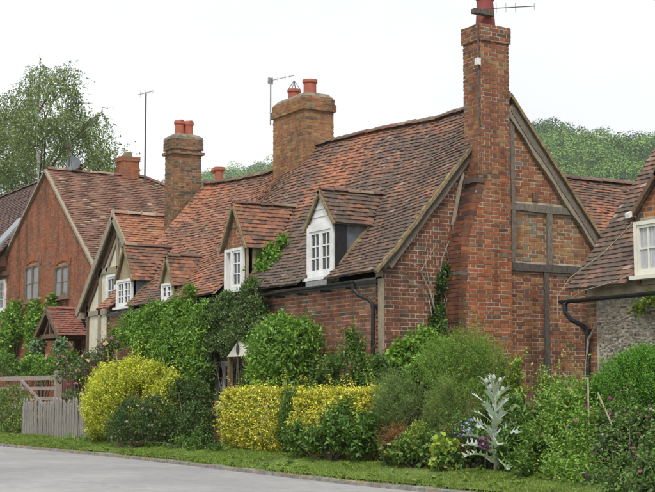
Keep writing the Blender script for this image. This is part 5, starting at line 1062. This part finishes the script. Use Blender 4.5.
plant('laurel_bush', 'rounded bright green bush in front of the brick wall', 'bush', [LB(285, 350, 33, 34, -0.75), LB(268, 345, 18, 26, -0.75), LB(301, 345, 18, 26, -0.75), LB(285, 378, 34, 22, -0.85), LB(282, 332, 20, 16, -0.7)], 2100, 0.26, 8, 0.095, 0.034, G_BRIGHT[:3] + [(1, (0.05, 0.1, 0.02))], up=0.25, droop=0.5, mat='leaf_glossy', rough=0.3, spikes=40)
plant('upright_shrub', 'loose olive green shrub with upright shoots near the black down pipe', 'shrub', [LB(347, 370, 24, 22, -0.6), LB(350, 348, 13, 18, -0.55), LB(331, 374, 13, 16, -0.65), LB(364, 374, 12, 18, -0.5)], 1150, 0.22, 8, 0.055, 0.026, G_MID + [(1.2, (0.13, 0.11, 0.05))], up=0.7, spikes=22, gap=-0.5)
# clipped hedges
def hedge(name, label, cat, xa, xb, ya, yb_, zt_, n, pal, slen=0.2, ln=0.045, wd=0.024, spikes=20, per=9):
    SEED[0] += 1; rng = np.random.default_rng(SEED[0]); W, Dp, H = xb - xa, yb_ - ya, zt_ - 0.2
    f = rng.uniform(size=n); P = np.zeros((n, 3)); d = np.zeros((n, 3)); ar = np.array([W * H, W * Dp * 1.3, Dp * H, Dp * H, W * H * 0.3]); k = rng.choice(5, n, p=ar / ar.sum())
    P[:, 0] = rng.uniform(xa, xb, n); P[:, 1] = rng.uniform(ya, yb_, n); P[:, 2] = 0.2 + H * rng.uniform(0.02, 1, n)
    P[k == 0, 1] = ya; d[k == 0] = (0, -1, 0); P[k == 1, 2] = zt_; d[k == 1] = (0, 0, 1); P[k == 2, 0] = xb; d[k == 2] = (1, 0, 0); P[k == 3, 0] = xa; d[k == 3] = (-1, 0, 0); P[k == 4, 1] = yb_; d[k == 4] = (0, 1, 0)
    P = P + d * (0.09 * vnoise(P, 2.4, 3)[:, None] - np.abs(rng.normal(0, 0.05, (n, 1)))); bulge = 0.12 * np.sin(np.pi * np.clip((P[:, 2] - 0.2) / H, 0, 1)); P[k == 0, 1] -= bulge[k == 0]
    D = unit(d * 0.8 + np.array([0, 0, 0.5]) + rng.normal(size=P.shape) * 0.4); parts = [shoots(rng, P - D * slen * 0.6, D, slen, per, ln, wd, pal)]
    i = rng.choice(np.where(k == 1)[0], spikes); parts.append(shoots(rng, P[i], unit(np.array([0, 0, 1.0]) + rng.normal(size=(spikes, 3)) * 0.2), slen * 1.6, 14, ln, wd, pal))
    t = thing(name, ((xa + xb) / 2, (ya + yb_) / 2, 0.2), label, cat); V, F, C = cat_mesh(parts); np_mesh('foliage', V, F, C, 'leaf', t)
    for q in range(max(4, int(W * 3))): m_ = MB(); x = rng.uniform(xa + 0.1, xb - 0.1); y = (ya + yb_) / 2 + rng.normal() * 0.08; m_.tube([(x, y, 0.1), (x + rng.normal() * 0.1, y + rng.normal() * 0.08, zt_ * 0.5), (x + rng.normal() * 0.15, y + rng.normal() * 0.1, zt_ - 0.15)], [0.022, 0.015, 0.006], 5); m_.build('stem', 'bark', t)
    return t
hy0, hy1 = -1.78, -1.05
hx = lambda px: float(ony(px, 425, hy0)[0])
G_HEDGE = [(5, (0.39, 0.375, 0.04)), (3, (0.30, 0.315, 0.035)), (2.5, (0.45, 0.43, 0.12)), (3, (0.12, 0.18, 0.03)), (0.6, (0.2, 0.15, 0.05))]
hedge('golden_hedge', 'clipped golden-yellow hedge section nearer the cottage door', 'hedge', hx(222), hx(281), hy0, hy1, 1.33, 3600, G_HEDGE)
hedge('green_hedge', 'narrow dark green privet between the two golden hedge sections', 'hedge', hx(280), hx(297), hy0 + 0.02, hy1, 1.32, 900, G_MID)
hedge('golden_hedge', 'golden-yellow hedge section nearest the tall chimney, leafy plants at its foot', 'hedge', hx(296), hx(366), hy0, hy1, 1.33, 3600, G_HEDGE)
plant('leafy_perennial', 'leafy green perennials at the foot of the golden hedge', 'plant', [LB(322, 432, 20, 20, -2.0), LB(345, 428, 20, 24, -2.0), LB(362, 434, 16, 24, -1.95), LB(300, 440, 12, 14, -2.0)], 800, 0.24, 8, 0.085, 0.04, G_MID, up=0.9, gap=-0.4)
plant('climbing_shrub', 'lush pale green climber at the foot of the gable by the down pipe', 'climber', [LB(408, 362, 20, 20, 0.2), LB(425, 350, 16, 16, 0.3), LB(402, 385, 16, 22, 0.0), LB(428, 380, 18, 22, 0.0)], 1300, 0.26, 8, 0.085, 0.06, G_BRIGHT)
plant('feathery_bush', 'tall feathery olive bush in front of the chimney breast', 'bush', [LB(462, 372, 40, 30, -0.1), LB(438, 365, 22, 24, -0.1), LB(488, 370, 22, 30, -0.1), LB(462, 350, 26, 17, -0.1), LB(470, 400, 38, 26, -0.3)], 3600, 0.34, 15, 0.05, 0.009, [(4, (0.095, 0.17, 0.036)), (3, (0.07, 0.13, 0.028)), (2, (0.135, 0.21, 0.055))], up=0.55, spikes=60, mat='leaf_matt')
plant('fennel_plant', 'hazy grey-green fennel beside the golden hedge', 'plant', [LB(396, 410, 22, 28, -1.5), LB(412, 395, 16, 22, -1.3), LB(388, 392, 12, 18, -1.4)], 800, 0.34, 18, 0.07, 0.006, [(4, (0.09, 0.15, 0.055)), (3, (0.07, 0.12, 0.04)), (1, (0.12, 0.13, 0.06))], up=0.9, mat='leaf_matt', gap=-0.4)
plant('bronze_fennel', 'small rusty bronze fennel tuft beside the grass', 'plant', [LB(388, 441, 9, 6, -2.0), LB(397, 436, 8, 7, -1.95)], 220, 0.25, 14, 0.06, 0.008, [(3, (0.15, 0.075, 0.035)), (2, (0.11, 0.08, 0.04))], up=0.3, mat='leaf_matt', stems=3)
plant('bronze_fennel', 'rusty bronze fennel tuft next to the blue flowers', 'plant', [LB(462, 446, 8, 8, -1.7), LB(456, 436, 7, 10, -1.6)], 220, 0.25, 14, 0.06, 0.008, [(3, (0.14, 0.08, 0.035)), (2, (0.09, 0.085, 0.035))], up=0.5, mat='leaf_matt', stems=3)
plant('fennel_plant', 'hazy fennel rising behind the blue flowers', 'plant', [LB(448, 410, 18, 26, -1.2), LB(470, 405, 14, 26, -1.1), LB(436, 425, 14, 22, -1.5)], 700, 0.34, 18, 0.07, 0.006, [(4, (0.09, 0.145, 0.045)), (3, (0.07, 0.12, 0.035)), (1, (0.14, 0.13, 0.06))], up=0.9, mat='leaf_matt', gap=-0.4)
plant('border_plant', 'low dark leafy border plants below the fennel', 'plant', [LB(410, 452, 18, 12, -1.95), LB(432, 448, 16, 14, -1.85), LB(385, 455, 12, 8, -2.05), LB(450, 460, 14, 10, -1.95)], 620, 0.2, 7, 0.07, 0.045, G_MID + [(2, (0.16, 0.18, 0.05))])
plant('lime_umbel_plant', 'lime green flowering plant among the fennel', 'plant', [LB(419, 431, 8, 8, -1.8), LB(412, 441, 8, 9, -1.9), LB(405, 451, 7, 8, -2.0)], 330, 0.14, 9, 0.035, 0.022, G_LIME, stems=6)
plant('broad_leaved_plant', 'bright broad-leaved plant at the edge of the grass', 'plant', [LB(441, 455, 6, 9, -2.05), LB(446, 449, 6, 6, -2.0)], 40, 0.2, 5, 0.12, 0.1, G_LIME, stems=4)
t = plant('bellflower_clump', 'clump of tall blue bellflowers beside the silver thistle', 'flower', [LB(462, 436, 12, 16, -1.6), LB(472, 440, 10, 14, -1.6)], 260, 0.3, 8, 0.06, 0.02, G_MID, up=1.2, bloom=(10, 0.05, [(1, (0.25, 0.25, 0.6))]))
rf_ = np.random.default_rng(3); bp = []
for px, py in ((457, 428), (459, 434), (461, 426), (468, 425), (471, 430), (469, 434), (473, 437), (466, 429), (458, 437), (474, 428), (470, 421), (464, 436)):
    c = ony(px, py, -1.75); bp.append(c + rf_.normal(size=(3, 3)) * 0.03)
bp = np.concatenate(bp); V, F, C = flowers(rf_, bp, np.tile([0.3, -0.6, 0.5], (len(bp), 1)), 0.04, [(3, (0.30, 0.32, 0.72)), (2, (0.42, 0.44, 0.78)), (1, (0.22, 0.22, 0.6))]); np_mesh('bells', V, F, C, 'leaf_matt', t)
plant('lime_shrub', 'slender lime green shoots growing against the gable beside the thistle', 'shrub', [LB(518, 385, 9, 26, 0.2), LB(534, 375, 8, 22, 0.3), LB(546, 392, 8, 24, 0.3), LB(508, 400, 10, 24, 0.1)], 360, 0.3, 10, 0.055, 0.035, G_LIME + [(2, (0.09, 0.15, 0.03))], up=1.2, gap=-0.2, spikes=14)
plant('leafy_perennial', 'dense green leafy perennials between the silver thistle and the pink roses', 'plant', [LB(522, 440, 16, 26, -1.3), LB(540, 448, 16, 24, -1.4), LB(512, 455, 12, 18, -1.6), LB(530, 465, 18, 12, -1.9), LB(545, 425, 14, 22, -0.9), LB(515, 425, 12, 22, -1.0)], 1250, 0.3, 9, 0.10, 0.03, G_MID + [(2, (0.11, 0.18, 0.045))], up=1.0)
plant('rose_bush', 'pink flowering rose bush between the thistle and the flint cottage', 'rose', [LB(570, 430, 26, 32, -0.8), LB(555, 450, 18, 28, -1.2), LB(590, 445, 22, 34, -1.0), LB(575, 405, 22, 22, -0.4), LB(560, 400, 14, 14, -0.3), LB(575, 465, 26, 22, -1.4), LB(560, 474, 16, 12, -1.9), LB(585, 478, 16, 14, -1.95)], 3000, 0.28, 8, 0.05, 0.028, G_BRIGHT + [(4, (0.13, 0.20, 0.05))], spikes=60, gap=-0.45, rough=0.28, bloom=(60, 0.05, PINK, 7), up=0.5)
plant('rose_bush', 'nearest rose bush thick with magenta blooms by the grass', 'rose', [LB(632, 452, 26, 34, -1.1), LB(612, 462, 16, 28, -1.3), LB(650, 445, 22, 36, -1.0), LB(630, 478, 30, 22, -1.5), LB(665, 465, 24, 36, -1.2), LB(618, 430, 16, 20, -0.8), LB(600, 482, 16, 14, -2.0), LB(625, 490, 22, 18, -2.3), LB(650, 488, 24, 24, -2.3)], 3600, 0.26, 8, 0.05, 0.03, G_MID + G_GREY[:2], gap=-0.5, rough=0.25, spikes=30, bloom=(95, 0.05, PINK, 7), up=0.5)
plant('conifer_bush', 'big clipped bright green bush against the flint wall', 'bush', [LB(630, 392, 36, 36, 0.1), LB(612, 400, 22, 28, 0.0), LB(650, 375, 26, 28, 0.2), LB(668, 385, 30, 40, 0.2), LB(640, 365, 20, 16, 0.2)], 5000, 0.18, 12, 0.035, 0.012, [(4, (0.08, 0.20, 0.025)), (3, (0.06, 0.155, 0.02)), (2, (0.11, 0.25, 0.04))], up=0.8, rnd=0.35, rough=0.2)
cn_ = thing('bamboo_canes', tuple(onz(598, 440, 0.2)), 'two pale bamboo canes among the pink roses', 'cane')
for a, b in (((588, 378), (589, 440)), ((598, 393), (612, 425))): m = MB(); m.tube([ony(a[0], a[1], -0.9), ony(b[0], b[1], -1.2)], 0.011, 5); m.build('cane', 'oak_pale', cn_)
cn_ = thing('bamboo_cane', tuple(ony(541, 410, 0.2)), 'pale leaning cane against the gable wall', 'cane'); m = MB(); m.tube([ony(540, 365, 0.3), ony(546, 412, 0.2)], 0.012, 5); m.build('cane', 'oak_pale', cn_)

# silver thistle
tb_ = onz(495, 473, 0.2); th = thing('silver_thistle', tuple(tb_), 'tall silvery thistle with jagged woolly leaves in front of the border', 'thistle')
kt = mpp(tb_); H = 92 * kt; SIL = [(3, (0.52, 0.57, 0.52)), (2, (0.44, 0.50, 0.44)), (1, (0.60, 0.64, 0.60))]
m = MB(); st_ = [tb_ + np.array([0.02 * math.sin(i * 1.3), 0.01 * math.cos(i), H * i / 8]) for i in range(9)]
m.tube(st_, [0.028 - 0.0022 * i for i in range(9)], 7, (0.46, 0.52, 0.46)); m.build('stem', 'leaf_matt', th)
def thistle_leaf(m, b, ang, L, W, rise, sag, col):
    o = np.array([math.cos(ang), math.sin(ang), 0]); sd_ = np.array([-o[1], o[0], 0]); N = 18; P = []; tw = rt_.uniform(-0.6, 0.6)
    for i in range(N + 1):
        t = i / N; c = b + o * L * t * (1 - 0.15 * t) + Z3 * (rise * L * t - sag * L * t * t) + sd_ * 0.05 * L * math.sin(t * 5 + tw * 4)
        env = W * (0.3 + 1.5 * t) * max(0.0, 1 - t) ** 0.7; s_ = (1.4, 0.95, 0.6)[i % 3]; r_ = math.cos(tw * t * 2), math.sin(tw * t * 2)
        for sgn in (1, 0, -1):
            wv = env * s_ * rt_.uniform(0.8, 1.2) + 0.001; P.append(c + sgn * (sd_ * r_[0] + Z3 * r_[1]) * wv + abs(sgn) * (Z3 * (0.45 * wv + (0.035 * L if i % 3 == 0 else -0.012)) + o * (0.03 if i % 3 == 0 else 0) * rt_.uniform(0.5, 1.5)))
    m.shape(P, [(3 * i + j, 3 * i + j + 1, 3 * i + 4 + j, 3 * i + 3 + j) for i in range(N) for j in (0, 1)], col)
rt_ = random.Random(4)
for i in range(32):
    f = (i / 31) ** 0.9; z = 0.05 + f * 0.9; b = tb_ + np.array([0, 0, H * z]); L = (0.50 * (1 - f) + 0.16) * rt_.uniform(0.8, 1.15); m = MB()
    thistle_leaf(m, b, i * 2.4 + rt_.uniform(-0.3, 0.3), L, 0.10 * (1 - f) + 0.032, 0.45 + 0.9 * f, 0.45 - 0.2 * f, pick(SIL)); m.build('leaf', 'leaf_matt', th)
for i, (dx, dz) in enumerate(((0, 0), (-0.10, -0.05), (0.09, -0.04), (-0.05, -0.13), (0.12, -0.16))):
    q = tb_ + np.array([dx * RT[0], dx * RT[1], H + dz]); m = MB(); m.tube([tb_ + np.array([0, 0, H * 0.82]), q], [0.012, 0.009], 5, (0.46, 0.52, 0.46)); m.lathe(q, [(0.012, 0), (0.032, 0.03), (0.028, 0.06), (0.01, 0.085)], 8, (0.48, 0.54, 0.47)); m.build('flower_bud', 'leaf_matt', th)
a = thing('allium_flower', tuple(onz(484, 470, 0.2)), 'round purple flower head beside the silver thistle', 'flower'); q = ony(485, 443, -1.75)
m = MB(); m.tube([(q[0], q[1], 0.2), q], 0.008, 5, (0.08, 0.14, 0.04)); m.build('stem', 'leaf', a); d = unit(rf_.normal(size=(120, 3))); V, F, C = flowers(rf_, q + d * 0.085, d, 0.05, [(2, (0.32, 0.10, 0.28)), (1, (0.42, 0.18, 0.36))], 4); np_mesh('flower_head', V, F, C, 'leaf_matt', a)
# rambling bare vine and ivy on the gable
vi = thing('bare_vine', (0.1, 0.9, 0.2), 'leafless pale vine stems trained up the gable between corner and chimney', 'vine')
rv = np.random.default_rng(8)
def gp_(px, py): p = onx(px, py, 0.06); return p
for k, pts in enumerate([[(437, 395), (436, 335), (432, 300), (420, 270), (405, 240), (400, 215)], [(437, 335), (444, 300), (440, 270), (447, 240), (455, 215), (458, 195)], [(432, 300), (424, 262), (428, 235), (440, 205)], [(420, 270), (408, 262), (396, 262)], [(405, 240), (412, 222), (430, 200), (445, 180)], [(444, 300), (452, 280), (462, 262), (470, 240)], [(436, 330), (428, 300), (418, 285), (408, 280)], [(440, 270), (434, 252), (420, 240), (410, 236)], [(428, 235), (418, 226), (408, 224)], [(440, 335), (450, 310), (446, 285), (456, 255), (464, 232)], [(420, 270), (430, 258), (436, 240), (432, 215), (440, 195)], [(405, 240), (396, 250), (390, 258)], [(432, 300), (440, 290), (448, 262), (444, 245), (430, 225)], [(400, 215), (415, 200), (432, 182)]]):
    pts = [q for q in pts if q[1] > 274 - 1.43 * (q[0] - 383) + 20]; P = []
    if len(pts) < 2: continue
    for (a0, b0), (a1, b1) in zip(pts[:-1], pts[1:]):
        for s in (0, 0.33, 0.66): P.append(gp_(a0 + (a1 - a0) * s + rv.normal() * 1.2, b0 + (b1 - b0) * s + rv.normal() * 1.2) + np.array([rv.uniform(0, 0.05), 0, 0]))
    P.append(gp_(*pts[-1])); m = MB(); r0 = 0.026 if k == 0 else 0.011; m.tube(P, [r0 * (1 - 0.7 * i / len(P)) for i in range(len(P))], 5); m.build('stem', 'vine_bark', vi)
plant('ivy_plant', 'dark ivy patch climbing the gable beside the chimney breast', 'ivy', [LB(441, 285, 7, 12, x=0.1, dp=0.6), LB(438, 305, 9, 13, x=0.1, dp=0.6), LB(436, 325, 11, 12, x=0.12, dp=0.6), LB(447, 270, 4, 6, x=0.1, dp=0.6)], 330, 0.14, 7, 0.05, 0.045, G_DARK + [(2, (0.06, 0.12, 0.03))], base=(0.1, 1.0, 0.2), stems=3, rough=0.25)
wv = plant('wall_vine', 'sparse leafy vine trained along the flint wall below the gutter', 'vine', [LB(612, 317, 12, 4, 1.3, dp=0.3), LB(635, 308, 12, 4, 1.3, dp=0.3), LB(652, 300, 9, 5, 1.3, dp=0.3), LB(598, 322, 5, 5, 1.3, dp=0.3)], 90, 0.2, 6, 0.075, 0.05, G_LIME + [(2, (0.12, 0.17, 0.05))], base=(4.2, 1.3, 0.3), stems=0, gap=-0.4)
m = MB(); m.tube([ony(585, 392, 1.34), ony(588, 340, 1.34), ony(598, 322, 1.34), ony(618, 321, 1.35), ony(640, 312, 1.35), ony(660, 308, 1.35)], [0.025, 0.022, 0.02, 0.016, 0.014, 0.01], 6); m.tube([ony(588, 340, 1.34), ony(580, 318, 1.35), ony(590, 308, 1.36)], [0.014, 0.01, 0.006], 5); m.build('stem', 'vine_bark', wv)

# fill-in planting along the border
plant('border_plant', 'tangle of mid green weeds between dark shrub and golden hedge', 'plant', [LB(200, 446, 16, 10, -2.0), LB(180, 448, 14, 8, -2.05), LB(218, 452, 10, 8, -2.05), LB(160, 447, 12, 6, -2.1)], 420, 0.2, 7, 0.06, 0.03, G_MID, up=0.7)
plant('border_plant', 'low green weeds along the foot of the picket fence and golden bush', 'plant', [LB(92, 442, 14, 6, -2.1), LB(118, 444, 14, 5, -2.1), LB(70, 440, 10, 4, -2.15)], 240, 0.14, 6, 0.05, 0.02, G_BRIGHT, up=0.9, stems=3)
plant('leafy_climber', 'mid green foliage between the rounded bush and the upright shrub', 'shrub', [LB(322, 382, 16, 16, -0.5), LB(372, 388, 10, 14, -0.6), LB(380, 372, 8, 16, -0.5)], 600, 0.22, 8, 0.06, 0.035, G_DARK + G_MID)
plant('border_plant', 'loose green stems behind the silver thistle', 'plant', [LB(490, 425, 16, 24, -0.9), LB(505, 440, 12, 22, -1.0), LB(480, 450, 14, 14, -1.5)], 620, 0.3, 9, 0.07, 0.025, G_MID, up=1.1)

# ------------------------------------------------------------------ damp summer air
mh = bpy.data.materials.new('haze_air'); mh.use_nodes = True; nh = mh.node_tree.nodes; nh.clear(); ho = nh.new('ShaderNodeOutputMaterial'); hv = nh.new('ShaderNodeVolumePrincipled')
hv.inputs['Color'].default_value = (0.90, 0.95, 1.0, 1); hv.inputs['Density'].default_value = 0.00024; hv.inputs['Anisotropy'].default_value = 0.2; mh.node_tree.links.new(hv.outputs[0], ho.inputs['Volume']); MATS['haze_air'] = mh
m = MB(); m.box((-1490, -1480, -1.4), (1480, 1490, 175)); m.build('haze', 'haze_air', kind='stuff', label='pale damp air softening the far hillside', cat='haze')
